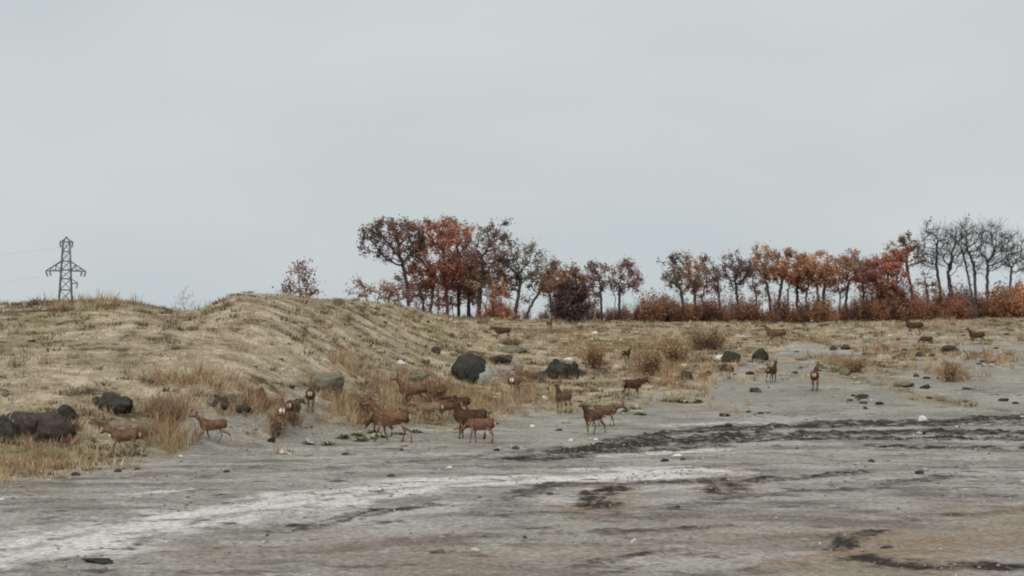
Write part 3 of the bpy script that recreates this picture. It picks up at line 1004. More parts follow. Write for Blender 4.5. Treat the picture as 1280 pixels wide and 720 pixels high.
GL = 'oaks of the grove at centre'
GR = 'oaks of the right-hand treeline'
tree('oak_tree', 512, 391, 104, [[(512, 391), (509, 360), (504, 335)], [(526, 394), (519, 370), (514, 350)]],
     [(488, 300, 40, 27, 520, 'black'), (462, 305, 16, 14, 130, 'dark'), (512, 300, 22, 26, 330, 'brown'), (485, 283, 26, 12, 200, 'brown')],
     'dark leaning oak at the left end of the central grove, crown reaching out left', seed=1, group=GL)
tree('oak_tree', 548, 394, 106, [[(537, 395), (541, 365), (543, 345)], [(560, 397), (558, 365), (553, 340)], [(548, 396), (548, 362)]],
     [(548, 318, 40, 34, 1500, 'red'), (552, 290, 34, 20, 520, 'rust'), (545, 345, 36, 14, 700, 'red'), (575, 340, 20, 20, 420, 'brown')],
     'densest red-leaved oak with several trunks in the central grove', 'rust', seed=2, group=GL)
tree('oak_tree', 574, 396, 108, [[(574, 397), (573, 362), (570, 340)], [(584, 397), (586, 360)]],
     [(575, 310, 24, 36, 650, 'rust'), (590, 345, 18, 24, 420, 'brown')],
     'slim brown-leaved oak right of the densest red one in the central grove', seed=3, group=GL)
tree('oak_tree', 598, 399, 105, [[(598, 399), (600, 370), (603, 340), (602, 320)]],
     [(610, 310, 32, 32, 560, 'purple'), (618, 290, 22, 14, 160, 'dark'), (600, 345, 28, 20, 480, 'brown')],
     'dark straight-trunked oak with thin purplish crown in the central grove', seed=4, r0=0.17, group=GL)
tree('oak_tree', 645, 398, 107, [[(642, 399), (648, 370), (651, 350)], [(655, 399), (667, 375), (678, 360)], [(660, 398), (662, 370)]],
     [(648, 322, 28, 24, 260, 'olive'), (674, 335, 26, 24, 300, 'olive'), (655, 358, 34, 16, 220, 'brown'), (692, 350, 14, 20, 240, 'brown'), (632, 345, 20, 24, 200, 'dark')],
     'nearly bare sprawling oak with leaning trunks at the right of the central grove', 'grey', seed=5, group=GL)
tree('oak_tree', 588, 398, 111, [[(588, 399), (586, 375), (580, 358)], [(614, 399), (617, 372), (622, 352)], [(606, 399), (608, 376)]],
     [(600, 362, 30, 22, 420, 'brown'), (560, 366, 30, 16, 300, 'rust'), (622, 340, 18, 22, 260, 'purple')],
     'low-branched brown oak filling the gap behind the straight-trunked oak in the central grove', 'rust', seed=13, r0=.09, group=GL)
tree('oak_tree', 535, 396, 112, [[(532, 397), (528, 372), (520, 352)], [(545, 397), (550, 370)], [(568, 397), (564, 372)]],
     [(525, 350, 22, 24, 300, 'brown'), (545, 372, 26, 14, 240, 'dark'), (500, 365, 16, 14, 120, 'mauve')],
     'thin low-branched oak seen between the leaning oak and the densest red one', seed=14, r0=.07, group=GL)
tree('oak_tree', 690, 400, 112, [[(690, 401), (688, 372), (685, 355)], [(698, 401), (700, 374)]],
     [(690, 352, 22, 24, 420, 'brown'), (735, 350, 14, 20, 0, 'dark'), (705, 368, 14, 14, 200, 'brown')],
     'brown oak behind and left of the dense dark bushy oak', seed=15, r0=.08, group=GL)
tree('oak_tree', 628, 400, 103, [[(628, 401), (626, 380)], [(634, 401), (638, 378)], [(618, 401), (616, 380)]],
     [(624, 375, 14, 22, 230, 'rust'), (616, 392, 22, 10, 260, 'rust')],
     'short rusty thicket oak under the nearly bare sprawling oak', 'rust', seed=6, r0=.06, group=GL)
tree('oak_tree', 714, 401, 104, [[(712, 401), (713, 380)], [(720, 401), (719, 380)]],
     [(714, 380, 21, 21, 1900, 'black'), (706, 350, 20, 20, 420, 'brown'), (722, 355, 16, 18, 380, 'brown')],
     'dense dark brown bushy oak standing alone right of the central grove', seed=7, group=GL)
tree('oak_tree', 752, 399, 110, [[(752, 399), (751, 370), (750, 355)]],
     [(749, 345, 18, 18, 280, 'purple'), (745, 332, 10, 8, 80, 'dark'), (741, 372, 10, 14, 120, 'mauve')],
     'thin purple-brown oak just right of the dense dark bushy oak', seed=8, r0=.09, group=GL)
tree('oak_tree', 774, 399, 111, [[(774, 399), (774, 370), (773, 355)], [(768, 399), (769, 372)]],
     [(778, 345, 20, 18, 330, 'mauve'), (792, 350, 12, 12, 110, 'dark'), (782, 328, 8, 6, 40, 'dark')],
     'rightmost thin mauve oak before the gap in the trees', seed=9, r0=.1, group=GL)
tree('oak_tree', 373, 374, 64, [[(366, 378), (365, 362)], [(384, 378), (382, 362)], [(374, 378), (373, 360)]],
     [(374, 348, 17, 16, 70, 'mauve'), (357, 358, 9, 8, 25, 'dark'), (376, 332, 8, 6, 30, 'purple'), (376, 366, 18, 8, 60, 'brown'), (388, 358, 8, 12, 30, 'mauve')],
     'small lone oak standing behind the hill crest left of the grove', 'rust', seed=10, r0=.04, leaf=.07, gs=.6, twl=.25, tipr=.008)
tree('oak_tree', 462, 378, 92, [[(462, 384), (455, 360), (445, 340)], [(470, 384), (474, 362)], [(480, 385), (490, 365)]],
     [(450, 358, 16, 12, 50, 'mauve'), (472, 360, 20, 14, 90, 'rust'), (494, 366, 16, 16, 110, 'mauve')],
     'low twiggy oak bush on the hill crest against the central grove', 'rust', seed=11, r0=.05)
tree('bare_shrub', 231, 391, 63, [[(231, 396), (232, 384)]],
     [(231, 370, 13, 17, 0, 'dark'), (222, 380, 8, 8, 0, 'dark')], 'bare pale grey sapling in the dip of the left hill crest', 'pale', seed=12, r0=.022, twigs=2, twl=.16, tipr=.0045, natt=90, gs=.4)

tree('oak_tree', 856, 401, 112, [[(856, 402), (853, 375), (850, 360)], [(869, 401), (868, 370), (866, 355)]],
     [(840, 335, 13, 22, 170, 'dark'), (852, 350, 24, 20, 260, 'olive'), (866, 345, 13, 20, 420, 'rust'), (850, 322, 12, 8, 60, 'dark')],
     'two-trunked oak, first of the right-hand treeline, half bare and half rust-leaved', seed=21, group=GR)
tree('oak_tree', 898, 399, 116, [[(898, 401), (898, 370), (896, 358)]],
     [(889, 342, 10, 18, 120, 'olive'), (899, 352, 10, 14, 120, 'purple')],
     'slender thin-crowned oak, second of the right-hand treeline', seed=22, r0=.09, group=GR)
tree('oak_tree', 922, 399, 114, [[(923, 402), (921, 370), (920, 355)]],
     [(920, 335, 22, 23, 380, 'purple'), (928, 345, 12, 14, 150, 'dark'), (908, 335, 9, 10, 60, 'dark')],
     'dark purple-brown oak, third of the right-hand treeline', seed=23, r0=.12, group=GR)
tree('oak_tree', 968, 400, 113, [[(964, 402), (962, 375), (958, 355)], [(970, 402), (974, 372), (977, 352)]],
     [(966, 330, 26, 20, 720, 'orange'), (955, 320, 14, 12, 150, 'olive'), (976, 342, 14, 12, 300, 'rust')],
     'orange-brown oak forking in a V, fourth of the right-hand treeline', seed=24, group=GR)
tree('oak_tree', 996, 401, 115, [[(985, 402), (986, 370), (988, 356)], [(996, 402), (997, 370), (998, 355)]],
     [(995, 332, 24, 19, 620, 'orange'), (1004, 345, 14, 12, 260, 'brown')],
     'orange-brown oak with two straight trunks, fifth of the right-hand treeline', seed=25, r0=.11, group=GR)
tree('oak_tree', 1028, 402, 114, [[(1023, 403), (1022, 370), (1020, 358)], [(1030, 403), (1030, 372), (1032, 355)]],
     [(1024, 332, 26, 19, 640, 'orange'), (1034, 345, 15, 16, 380, 'rust'), (1016, 345, 12, 12, 200, 'brown')],
     'broad orange-brown oak, sixth of the right-hand treeline', seed=26, group=GR)
tree('oak_tree', 1078, 400, 116, [[(1079, 402), (1078, 370), (1076, 352)], [(1057, 402), (1058, 372), (1062, 352)]],
     [(1068, 333, 24, 20, 600, 'rust'), (1062, 322, 10, 10, 100, 'olive'), (1078, 345, 12, 12, 220, 'brown')],
     'rusty oak with pale gap below its crown, seventh of the right-hand treeline', seed=27, r0=.11, group=GR)
tree('oak_tree', 1108, 403, 112, [[(1102, 404), (1100, 375), (1097, 350)], [(1110, 404), (1110, 370), (1110, 345)], [(1118, 404), (1120, 372), (1122, 350)], [(1125, 404), (1127, 372)]],
     [(1108, 340, 24, 28, 1350, 'red'), (1118, 325, 18, 14, 300, 'rust'), (1110, 375, 18, 20, 500, 'brown')],
     'dense dark red many-stemmed oak of the right-hand treeline', 'rust', seed=28, r0=.15, group=GR)
tree('oak_tree', 1142, 396, 117, [[(1143, 398), (1141, 360), (1136, 330)]],
     [(1130, 308, 20, 14, 200, 'brown'), (1142, 318, 12, 16, 180, 'rust'), (1133, 298, 10, 6, 60, 'dark')],
     'tall leaning oak with brown top just right of the dense dark red one', seed=29, r0=.12, group=GR)
for q, (tx, sx, lab) in enumerate(((882, 1.0, 'between the first and second oaks'), (944, 1.0, 'between the third oak and the V-forked oak'), (1010, 1.0, 'between the fifth and sixth oaks'),
                                   (1047, 1.1, 'between the sixth and seventh oaks'), (1091, 1.1, 'left of the dense dark red oak'))):
    tree('oak_tree', tx, 401, 124, [[(tx, 402), (tx + (-3, 3)[q % 2], 372), (tx + (2, -2)[q % 2], 352)]],
         [(tx, 345, 15 * sx, 20, 210, ('brown', 'mauve', 'rust')[q % 3]), (tx + (-8, 8)[q % 2], 362, 10, 10, 80, 'dark'), (tx, 328, 10, 10, 70, 'brown')],
         'slight farther oak of the right-hand treeline ' + lab, seed=40 + q, r0=.07, group=GR)
tree('oak_tree', 1160, 397, 115, [[(1160, 400), (1159, 370), (1155, 345), (1146, 335)], [(1166, 400), (1166, 372)]],
     [(1158, 350, 12, 14, 40, 'dark'), (1165, 365, 8, 14, 30, 'mauve')],
     'small crooked dead oak left of the tall bare trees', 'rust', seed=30, r0=.1, group=GR)
GB = 'tall bare trees at the right'
tree('bare_tree', 1178, 397, 116, [[(1178, 399), (1176, 360), (1172, 330), (1174, 305)]],
     [(1166, 308, 15, 26, 60, 'dark'), (1180, 300, 12, 20, 0, 'dark'), (1158, 320, 8, 12, 40, 'dark')],
     'leftmost tall bare grey tree at the right', 'grey', seed=31, r0=.12, group=GB, twigs=8, twl=.8, natt=520, tipr=.008)
tree('bare_tree', 1193, 397, 117, [[(1194, 399), (1192, 365), (1189, 340)], [(1188, 399), (1187, 368), (1184, 340)]],
     [(1192, 312, 15, 28, 0, 'dark'), (1200, 300, 12, 18, 0, 'dark')],
     'second tall bare grey tree at the right, with twin trunks', 'grey', seed=32, r0=.12, group=GB, twigs=8, twl=.8, natt=520, tipr=.008)
tree('bare_tree', 1221, 398, 113, [[(1221, 400), (1221, 360), (1220, 330), (1211, 305)], [(1221, 365), (1212, 340), (1206, 310)]],
     [(1212, 300, 18, 24, 0, 'dark'), (1220, 315, 14, 28, 0, 'dark'), (1208, 285, 10, 10, 20, 'dark')],
     'tallest bare grey tree with the thickest dark trunk at the right', 'grey', seed=33, r0=.12, group=GB, twigs=8, twl=.8, natt=520, tipr=.008)
tree('bare_tree', 1236, 398, 114, [[(1236, 400), (1237, 360), (1239, 325)], [(1240, 400), (1240, 365)]],
     [(1245, 308, 24, 26, 0, 'dark'), (1262, 315, 20, 16, 0, 'dark'), (1240, 290, 14, 14, 0, 'dark')],
     'broad bare grey tree with fan-shaped crown nearest the right edge', 'grey', seed=34, r0=.12, group=GB, twigs=8, twl=.8, natt=520, tipr=.008)

tree('bare_tree', 1266, 398, 118, [[(1264, 400), (1262, 365), (1264, 335)]],
     [(1268, 312, 18, 22, 0, 'dark'), (1282, 325, 14, 16, 0, 'dark')],
     'slim bare grey tree in the orange shrubs at the right edge', 'grey', seed=35, r0=.1, group=GB, twigs=8, twl=.8, natt=300, tipr=.008)

# ----------------------------------------------------------------- undergrowth shrubs
def shrub_meshes(seed, stems, h, spread, colors, nleaf, leaf=0.075):
    r = np.random.default_rng(seed)
    nodes, par = [np.array([0, 0, -.12])], [-1]
    for k in range(stems):
        a = r.uniform(0, 6.28)
        p = np.array([math.cos(a), math.sin(a), 0]) * r.uniform(0, .3) * spread
        p[2] = -0.05
        d = np.array([math.cos(a) * r.uniform(.05, .5) * spread / h, math.sin(a) * r.uniform(.05, .5) * spread / h, 1.0])
        nodes.append(p); par.append(0); prev = len(nodes) - 1
        L = h * r.uniform(.6, 1.05)
        for j in range(6):
            p = p + (d + r.normal(0, .16, 3)) * L / 6
            nodes.append(p); par.append(prev); prev = len(nodes) - 1
            if j >= 1:
                for _ in range(2):
                    dd = d * .6 + r.normal(0, .6, 3)
                    nodes.append(p + dd * .22 * h * r.uniform(.4, 1)); par.append(prev)
    nodes = np.array(nodes); par = np.array(par)
    rad = np.clip(0.022 * (1 - nodes[:, 2] / (h * 1.2)), 0.007, .03)
    v, f = tubes(nodes, par, rad)
    idx = r.choice(np.nonzero(nodes[:, 2] > h * .12)[0], nleaf)
    cen = nodes[idx] + r.normal(0, .12, (nleaf, 3))
    cen[:, 2] = np.maximum(cen[:, 2], 0.02)
    base = np.array([LEAFC[c] if isinstance(c, str) else c for c in colors])[r.integers(0, len(colors), nleaf)]
    c = np.array([1.85, 1.75, 1.6]) * base * r.uniform(.65, 1.35, (nleaf, 1))
    lv, lq, lc = leaf_quads(cen, leaf * r.uniform(.6, 1.3, nleaf), c, r)
    return (v, f), (lv, lq, lc)


def shrub_kind(nm, seed, bark, *a, **k):
    (v, f), (lv, lq, lc) = shrub_meshes(seed, *a, **k)
    return mesh('stems', v, f, BARK[bark]), mesh('foliage', lv, lq, MAT_LEAF, lc)


KINDS = {'crimson': [shrub_kind('a', 301 + i, 'rust', 16, 2.3, 1.9, ['red', 'red', 'rust', 'purple'], 1150) for i in range(2)],
         'rust': [shrub_kind('b', 311 + i, 'rust', 14, 2.0, 1.8, ['rust', 'rust', 'orange', 'brown'], 1050) for i in range(2)],
         'orange': [shrub_kind('c', 321 + i, 'rust', 14, 1.7, 1.9, ['orange', 'orange', 'rust', (0.34, .2, .09)], 1100) for i in range(2)],
         'twiggy': [shrub_kind('d', 331 + i, 'rust', 18, 2.4, 1.6, ['mauve', 'purple', 'brown', 'red'], 600) for i in range(2)]}


def shrub(kind, px, y, s, label, group, i, name='undergrowth_shrub', py=None, tint=None):
    x = (px - 640) / F * y
    z = float(height(np.array([x]), np.array([y]))[0])
    st, fo = KINDS[kind][i % 2]
    e = empty(name, (x, y, z - .14), random.uniform(0, 6.28), s)
    tag(e, label, 'shrub', group)
    a = obj('stems', st, e); b = obj('foliage', fo, e)
    if tint: b.color = (*tint, 1)
    return e


runs = [  # photo column range, count, kinds, scale range, label
    (802, 850, 7, ['crimson', 'crimson', 'rust'], (.55, 1.15), 'crimson leafy shrub under the first oak of the right-hand treeline'),
    (852, 945, 13, ['twiggy', 'rust', 'crimson'], (.4, 1.05), 'thin reddish shrub among slender oaks of the right-hand treeline'),
    (948, 1090, 20, ['rust', 'orange', 'rust', 'twiggy'], (.4, 1.1), 'rust-orange undergrowth shrub beneath the orange-brown oaks'),
    (1092, 1150, 9, ['crimson', 'rust', 'twiggy'], (.8, 1.25), 'dark red undergrowth shrub around the dense dark red oak'),
    (1152, 1245, 16, ['rust', 'twiggy', 'crimson'], (.5, 1.4), 'rusty undergrowth shrub between trunks of tall bare trees'),
    (1246, 1300, 9, ['orange', 'rust', 'orange'], (1.1, 1.75), 'tall orange leafy shrub beside the broad bare tree'),
    (735, 798, 7, ['rust', 'crimson'], (.35, .6), 'low rusty shrub under two thin oaks before the gap'),
    (500, 700, 18, ['rust', 'twiggy', 'crimson'], (.35, .85), 'low rusty shrub at the feet of the central grove')]
for c0, c1, k, kinds, (s0, s1), lab in runs:
    for i in range(k):
        shrub(kinds[i % len(kinds)], c0 + (c1 - c0) * (i + random.uniform(.15, .85)) / k, random.uniform(110, 118), s0 + (s1 - s0) * random.random() ** 1.3,
              '%s from left: %s' % (ORD[i], lab), lab.split(' shrub')[0] + ' shrubs', i)

for c0, c1, k, lab in ((800, 945, 18, 'brown-red brushwood clump at the foot of the slender oaks'), (950, 1095, 18, 'brown-red brushwood clump at the foot of the orange-brown oaks'),
                       (1100, 1290, 20, 'brown-red brushwood clump at the foot of the bare trees'), (690, 800, 10, 'brown-red brushwood clump in the gap right of the central grove')):
    for i in range(k):
        shrub(('twiggy', 'rust', 'twiggy', 'crimson')[i % 4], c0 + (c1 - c0) * (i + random.uniform(.2, .8)) / k, random.uniform(111, 116), random.uniform(.45, .9),
              '%s from left: %s' % (ORD[i], lab), lab.split(' clump')[0] + lab.split('clump')[1], i, 'brushwood_clump')

# single dry bushes on the slope, each a thing of its own
BUSH = {'brown': [shrub_kind('e', 341, 'straw', 40, .8, 1.2, [(0.22, .15, .09), (0.30, .22, .13), (0.17, .12, .08)], 700, leaf=.05)] * 2,
        'russet': [shrub_kind('f', 351, 'straw', 34, .9, .9, [(0.32, .18, .09), (0.26, .14, .08), (0.36, .24, .13)], 420, leaf=.045)] * 2,
        'tan': [shrub_kind('g', 361, 'straw', 30, 1.0, .7, [(0.42, .31, .18), (0.36, .24, .13)], 260, leaf=.045)] * 2}
KINDS.update(BUSH)


def bush(kind, px, py, w, label, sz=1.0):
    x, y, z = ground_pt(px, py)
    st, fo = KINDS[kind][0]
    s = w * y / F / {'brown': 1.5, 'russet': 1.2, 'tan': 1.0}[kind]
    e = empty('dry_bush', (x, y + .2, z - .02), random.uniform(0, 6.28))
    e.scale = (s, s, s * sz)
    tag(e, label, 'bush', 'dry bushes on the slope')
    obj('stems', st, e)
    obj('foliage', fo, e).color = (.6, .64, .72, 1)          # dull dead leaves


bush('brown', 887, 438, 52, 'domed brown dry bush on the right of the slope above two dark rocks', .9)
bush('russet', 742, 462, 34, 'upright russet dry bush between the dark hollowed boulder and the lone dark deer', 1.2)
bush('brown', 205, 528, 46, 'wide brown dry bush on the left slope between the two leftmost deer', .85)
bush('russet', 545, 506, 40, 'russet dry bush behind the herd', 1.1)
bush('tan', 343, 548, 24, 'tan dry bush at the left of the pale tan deer', 1.3)
bush('russet', 812, 470, 44, 'broad russet dry bush behind the deer in the rusty weeds', 1.0)
bush('russet', 845, 458, 40, 'russet dry bush left of the dark rock with the pale cap', 1.0)
bush('tan', 1188, 478, 26, 'tan dry bush on the bare ground at right', .9)
bush('tan', 1068, 466, 36, 'pale tan dry bush on bright grass at right', .5)
bush('brown', 170, 548, 30, 'brown dry bush right behind the leftmost deer', .9)
bush('russet', 665, 478, 26, 'small russet dry bush right of the black boulder pile', .8)
bush('tan', 460, 524, 36, 'tan dry bush left of the herd', .9)
bush('brown', 640, 432, 30, 'brown dry bush on the mossy slab above the boulder pile', .6)

# pale green rosette weeds on the dirt edge
def rosette(seed):
    r = np.random.default_rng(seed)
    V, Q, CC = [], [], []
    for k in range(26):
        a = r.uniform(0, 6.28); L = r.uniform(.1, .24); w = L * .28; rise = r.uniform(.1, .9) * L
        d = np.array([math.cos(a), math.sin(a), 0]); s = np.array([-math.sin(a), math.cos(a), 0]) * w
        b = d * .02; m = d * L * .55 + np.array([0, 0, rise]); t = d * L + np.array([0, 0, rise * .7])
        V += [b, m + s, t, m - s]; Q.append([4 * k, 4 * k + 1, 4 * k + 2, 4 * k + 3])
        CC += [np.array((.30, .31, .21)) * r.uniform(.7, 1.3)] * 4
    return mesh('leaves', np.array(V), np.array(Q), MAT_GRASS, np.array(CC))


ros = [rosette(401), rosette(402)]
ROS = [(428, 548), (447, 545), (462, 549), (476, 547), (451, 552), (468, 541), (500, 543), (520, 541), (388, 556), (411, 557), (780, 515), (800, 519), (795, 511), (855, 504), (872, 503)]
for i, (px, py) in enumerate(ROS):
    x, y, z = ground_pt(px, py)
    o = obj('rosette_weed', ros[i % 2])
    o.location = (x, y, z); o.scale = (1.3, 1.3, .9); o.rotation_euler = (0, 0, i * 1.3)
    pl = sorted(q for q in ROS if (q[0] < 600) == (px < 600)).index((px, py))
    tag(o, '%s from left: pale green leafy weed on dirt edge %s' % (ORD[pl], 'in front of the herd' if px < 600 else 'below the rusty weeds'), 'weed',
        'leafy weeds in front of the herd' if px < 600 else 'leafy weeds below the rusty weeds')

# ----------------------------------------------------------------- deer
def loft(path, sides=12):
    """path: list of (x, y, z, half-width, half-height); closed tube whose rings face along the path"""
    P = np.array([p[:3] for p in path], float)
    V, F_ = [], []
    n = len(P)
    for i in range(n):
        d = P[min(i + 1, n - 1)] - P[max(i - 1, 0)]
        d /= np.linalg.norm(d)
        side = np.cross([0, 0, 1.0], d) if abs(d[2]) < .98 else np.array([0, 1.0, 0])
        side /= np.linalg.norm(side)
        up = np.cross(d, side)
        for k in range(sides):
            a = 2 * math.pi * k / sides
            V.append(P[i] + side * math.cos(a) * path[i][3] + up * math.sin(a) * path[i][4])
    for i in range(n - 1):
        for k in range(sides):
            k2 = (k + 1) % sides
            F_.append([i * sides + k, i * sides + k2, (i + 1) * sides + k2, (i + 1) * sides + k])
    return V, F_, [list(range(sides))[::-1], [(n - 1) * sides + k for k in range(sides)]]


MAT_DEER, _n, _p = new_mat('deer_coat')
_a = N(_n, 'ShaderNodeVertexColor', layer_name='col'); _o = N(_n, 'ShaderNodeObjectInfo')
_n.links.new(mixc(_n, _a.outputs['Color'], _o.outputs['Color'], 1.0, 'MULTIPLY'), _p.inputs['Base Color'])
_p.inputs['Roughness'].default_value = 1.0
_p.inputs['Specular IOR Level'].default_value = 0.0


def deer_mesh(name, neck=60, head=-15, yaw=0, legs=(0, 0, 0, 0), lift=(0, 0, 0, 0), tail=0, seed=0):
    """legs: forward swing (m) of front-left, front-right, hind-left, hind-right hoof; facing +x"""
    parts = []
    parts.append([(-.56, 0, .74, .05, .07), (-.51, 0, .725, .115, .14), (-.40, 0, .71, .16, .195), (-.2, 0, .685, .17, .195), (.02, 0, .665, .175, .21),
                  (.2, 0, .665, .165, .225), (.33, 0, .685, .14, .21), (.43, 0, .72, .1, .16), (.49, 0, .74, .05, .08)])
    ne, ya = math.radians(neck), math.radians(yaw)
    nd = np.array([math.cos(ne) * math.cos(ya), math.cos(ne) * math.sin(ya), math.sin(ne)])
    nd0 = np.array([math.cos(ne), 0, math.sin(ne)])
    p0 = np.array([.34, 0, .77]); p1 = p0 + nd0 * .18; p2 = p1 + nd * .13; p3 = p2 + nd * .11
    parts.append([(*p0, .115, .165), (*(p0 + nd0 * .1), .095, .135), (*p1, .08, .105), (*p2, .068, .082), (*p3, .058, .066)])
    hd = math.radians(head); hv = np.array([math.cos(hd) * math.cos(ya), math.cos(hd) * math.sin(ya), math.sin(hd)])
    h0 = p3 - hv * .03
    parts.append([(*(h0 - hv * .05), .035, .04), (*h0, .062, .066), (*(h0 + hv * .06), .068, .072), (*(h0 + hv * .13), .05, .056), (*(h0 + hv * .2), .034, .04), (*(h0 + hv * .255), .029, .032), (*(h0 + hv * .28), .016, .02)])
    for k, sy in ((0, 1), (1, -1)):
        f, up = legs[k], lift[k]
        parts.append([(.31, sy * .075, .70, .055, .10), (.29 + f * .1, sy * .092, .55, .05, .075), (.265 + f * .25, sy * .092, .45, .035, .045), (.29 + f * .62 + up * .3, sy * .085, .27 + up * .35, .027, .028),
                      (.285 + f * .9 - up * .2, sy * .082, .13 + up * .6, .019, .02), (.285 + f - up * .5, sy * .082, .065 + up, .022, .023), (.31 + f - up * .6, sy * .082, .012 + up, .026, .027)])
    for k, sy in ((2, 1), (3, -1)):
        f, up = legs[k], lift[k]
        parts.append([(-.40, sy * .07, .76, .07, .12), (-.37 + f * .1, sy * .092, .64, .07, .125), (-.31 + f * .25, sy * .1, .50, .052, .08), (-.37 + f * .45, sy * .092, .40, .036, .048), (-.47 + f * .65 - up * .2, sy * .085, .31 + up * .3, .027, .034),
                      (-.455 + f * .85 - up * .4, sy * .082, .18 + up * .6, .02, .021), (-.44 + f - up * .6, sy * .082, .065 + up, .022, .023), (-.415 + f - up * .6, sy * .082, .012 + up, .027, .028)])
    V, Fc = [], []
    for p in parts:
        v, f, caps = loft(p)
        o = len(V)
        V += [tuple(q) for q in v]
        Fc += [[i + o for i in g] for g in f + caps]
    me = bpy.data.meshes.new('tmp'); me.from_pydata(V, [], Fc); me.update()
    bm = bmesh.new(); bm.from_mesh(me); bmesh.ops.recalc_face_normals(bm, faces=bm.faces); bm.to_mesh(me); bm.free()
    ob = bpy.data.objects.new('tmp', me); C.objects.link(ob)
    md = ob.modifiers.new('r', 'REMESH'); md.mode = 'VOXEL'; md.voxel_size = 0.014
    ms = ob.modifiers.new('s', 'SMOOTH'); ms.iterations = 3; ms.factor = .5
    mdc = ob.modifiers.new('d', 'DECIMATE'); mdc.ratio = 0.4
    dg = bpy.context.evaluated_depsgraph_get(); dg.update()
    em = bpy.data.meshes.new_from_object(ob.evaluated_get(dg))
    bpy.data.objects.remove(ob); bpy.data.meshes.remove(me)
    em.name = name
    co = np.empty(len(em.vertices) * 3, np.float32); em.vertices.foreach_get('co', co); co = co.reshape(-1, 3)
    x, y, z = co.T
    r = np.random.default_rng(seed)
    base = np.array([0.128, 0.092, 0.066])
    c = np.tile(base, (len(co), 1))
    c *= (1 + 0.35 * fbm(x * 5 + 3 * y, z * 5 + y * 2, 3, 5 + seed))[:, None]

    def mixin(col, w):
        nonlocal c
        c = c + (np.array(col) - c) * np.clip(w, 0, 1)[:, None]
    body = (x > -.6) & (x < .45) & (z > .4)
    mixin((.085, .05, .034), body * sstep(.72, .9, z) * .55)                          # darker saddle
    mott = fbm(x * 7 + 9, z * 7 + y * 4, 3, 33 + seed)
    mixin((.055, .038, .03), sstep(.0, .3, mott) * .65)
    mixin((.07, .042, .03), body * sstep(.845, .885, z) * (np.abs(y) < .05))          # stripe along the back
    mixin((.27, .20, .145), body * (1 - sstep(.49, .60, z)) * .85)                      # belly
    spots = fbm(x * 20 + 40, z * 20 + 3 * y, 2, 91)
    mixin((.34, .24, .16), body * sstep(.30, .42, spots) * sstep(.6, .68, z) * .75)
    mixin((.17, .11, .075), (z < .42) * .7)                                            # legs
    # rump patch, white with a dark rim
    rr = np.hypot(y / .1, (z - .69) / .14)
    mixin((.06, .04, .03), (x < -.47) * (z > .48) * (1 - sstep(1.15, 1.35, rr)) * .85)
    mixin((.55, .49, .42), (1 - sstep(-.555, -.53, x)) * (z > .48) * (1 - sstep(.8, 1.0, rr)))
    hq = (co - (h0 + hv * .02)) @ hv
    inhead = (np.linalg.norm(co - (h0 + hv * .1), axis=1) < .2)
    mixin((.17, .105, .07), inhead * .6)
    mixin((.035, .03, .028), inhead * sstep(.215, .235, hq))
    mixin((.03, .026, .024), (z < .045) * 1.0)
    add_col(em, 'col', np.clip(c, .01, 1))
    em.materials.clear(); em.materials.append(MAT_DEER)
    em.polygons.foreach_set('use_smooth', np.ones(len(em.polygons), bool))
    # ears and tail
    sidev = np.array([-math.sin(ya), math.cos(ya), 0])
    upv = np.cross(hv, sidev)
    ears = []
    for sg in (1, -1):
        b = h0 + upv * .045 + sidev * sg * .045 - hv * .01
        d = upv * .75 + sidev * sg * .75 - hv * .35
        d /= np.linalg.norm(d)
        v, f, caps = loft([(*b, .016, .016), (*(b + d * .05), .034, .014), (*(b + d * .1), .03, .01), (*(b + d * .15), .006, .004)], 8)
        mm = bpy.data.meshes.new('ear'); mm.from_pydata([tuple(q) for q in v], [], f + caps); mm.materials.append(MAT_DEER)
        add_col(mm, 'col', np.tile((.16, .1, .068), (len(v), 1)))
        ears.append(mm)
    tl = math.radians(tail)
    v, f, caps = loft([(-.555, 0, .80, .022, .022), (-.575 - .05 * math.sin(tl), 0, .76 + .05 * math.sin(tl), .03, .024), (-.585 - .1 * math.sin(tl), 0, .69 + .1 * math.sin(tl), .026, .02), (-.585 - .14 * math.sin(tl), 0, .64 + .14 * math.sin(tl), .008, .008)], 8)
    mm = bpy.data.meshes.new('tail'); mm.from_pydata([tuple(q) for q in v], [], f + caps); mm.materials.append(MAT_DEER)
    add_col(mm, 'col', np.tile((.2, .14, .1), (len(v), 1)))
    return em, ears, mm


POSE = {'alert': deer_mesh('deer', 68, -12, 0, (0.02, -.03, -.04, .05), seed=1),
        'walk': deer_mesh('deer', 50, -15, 8, (.16, -.14, -.16, .14), (0, .03, .02, 0), seed=2),
        'graze': deer_mesh('deer', -38, -62, 10, (.08, -.06, -.05, .06), seed=3),
        'low': deer_mesh('deer', 12, -35, -12, (.12, -.12, -.1, .12), seed=4),
        'trot': deer_mesh('deer', 40, -8, 0, (.26, -.16, -.24, .2), (.12, 0, .05, 0), 60, seed=5),
        'look': deer_mesh('deer', 66, -10, 65, (0.03, -.02, -.03, .06), seed=6),
        'lookr': deer_mesh('deer', 62, -12, -60, (0.04, -.04, -.06, .02), seed=7)}
TONE = {'red': (1.1, .93, .8), 'tan': (1.5, 1.45, 1.3), 'dark': (.55, .47, .42), 'mid': (.98, .86, .76), 'grey': (.98, .92, .86)}


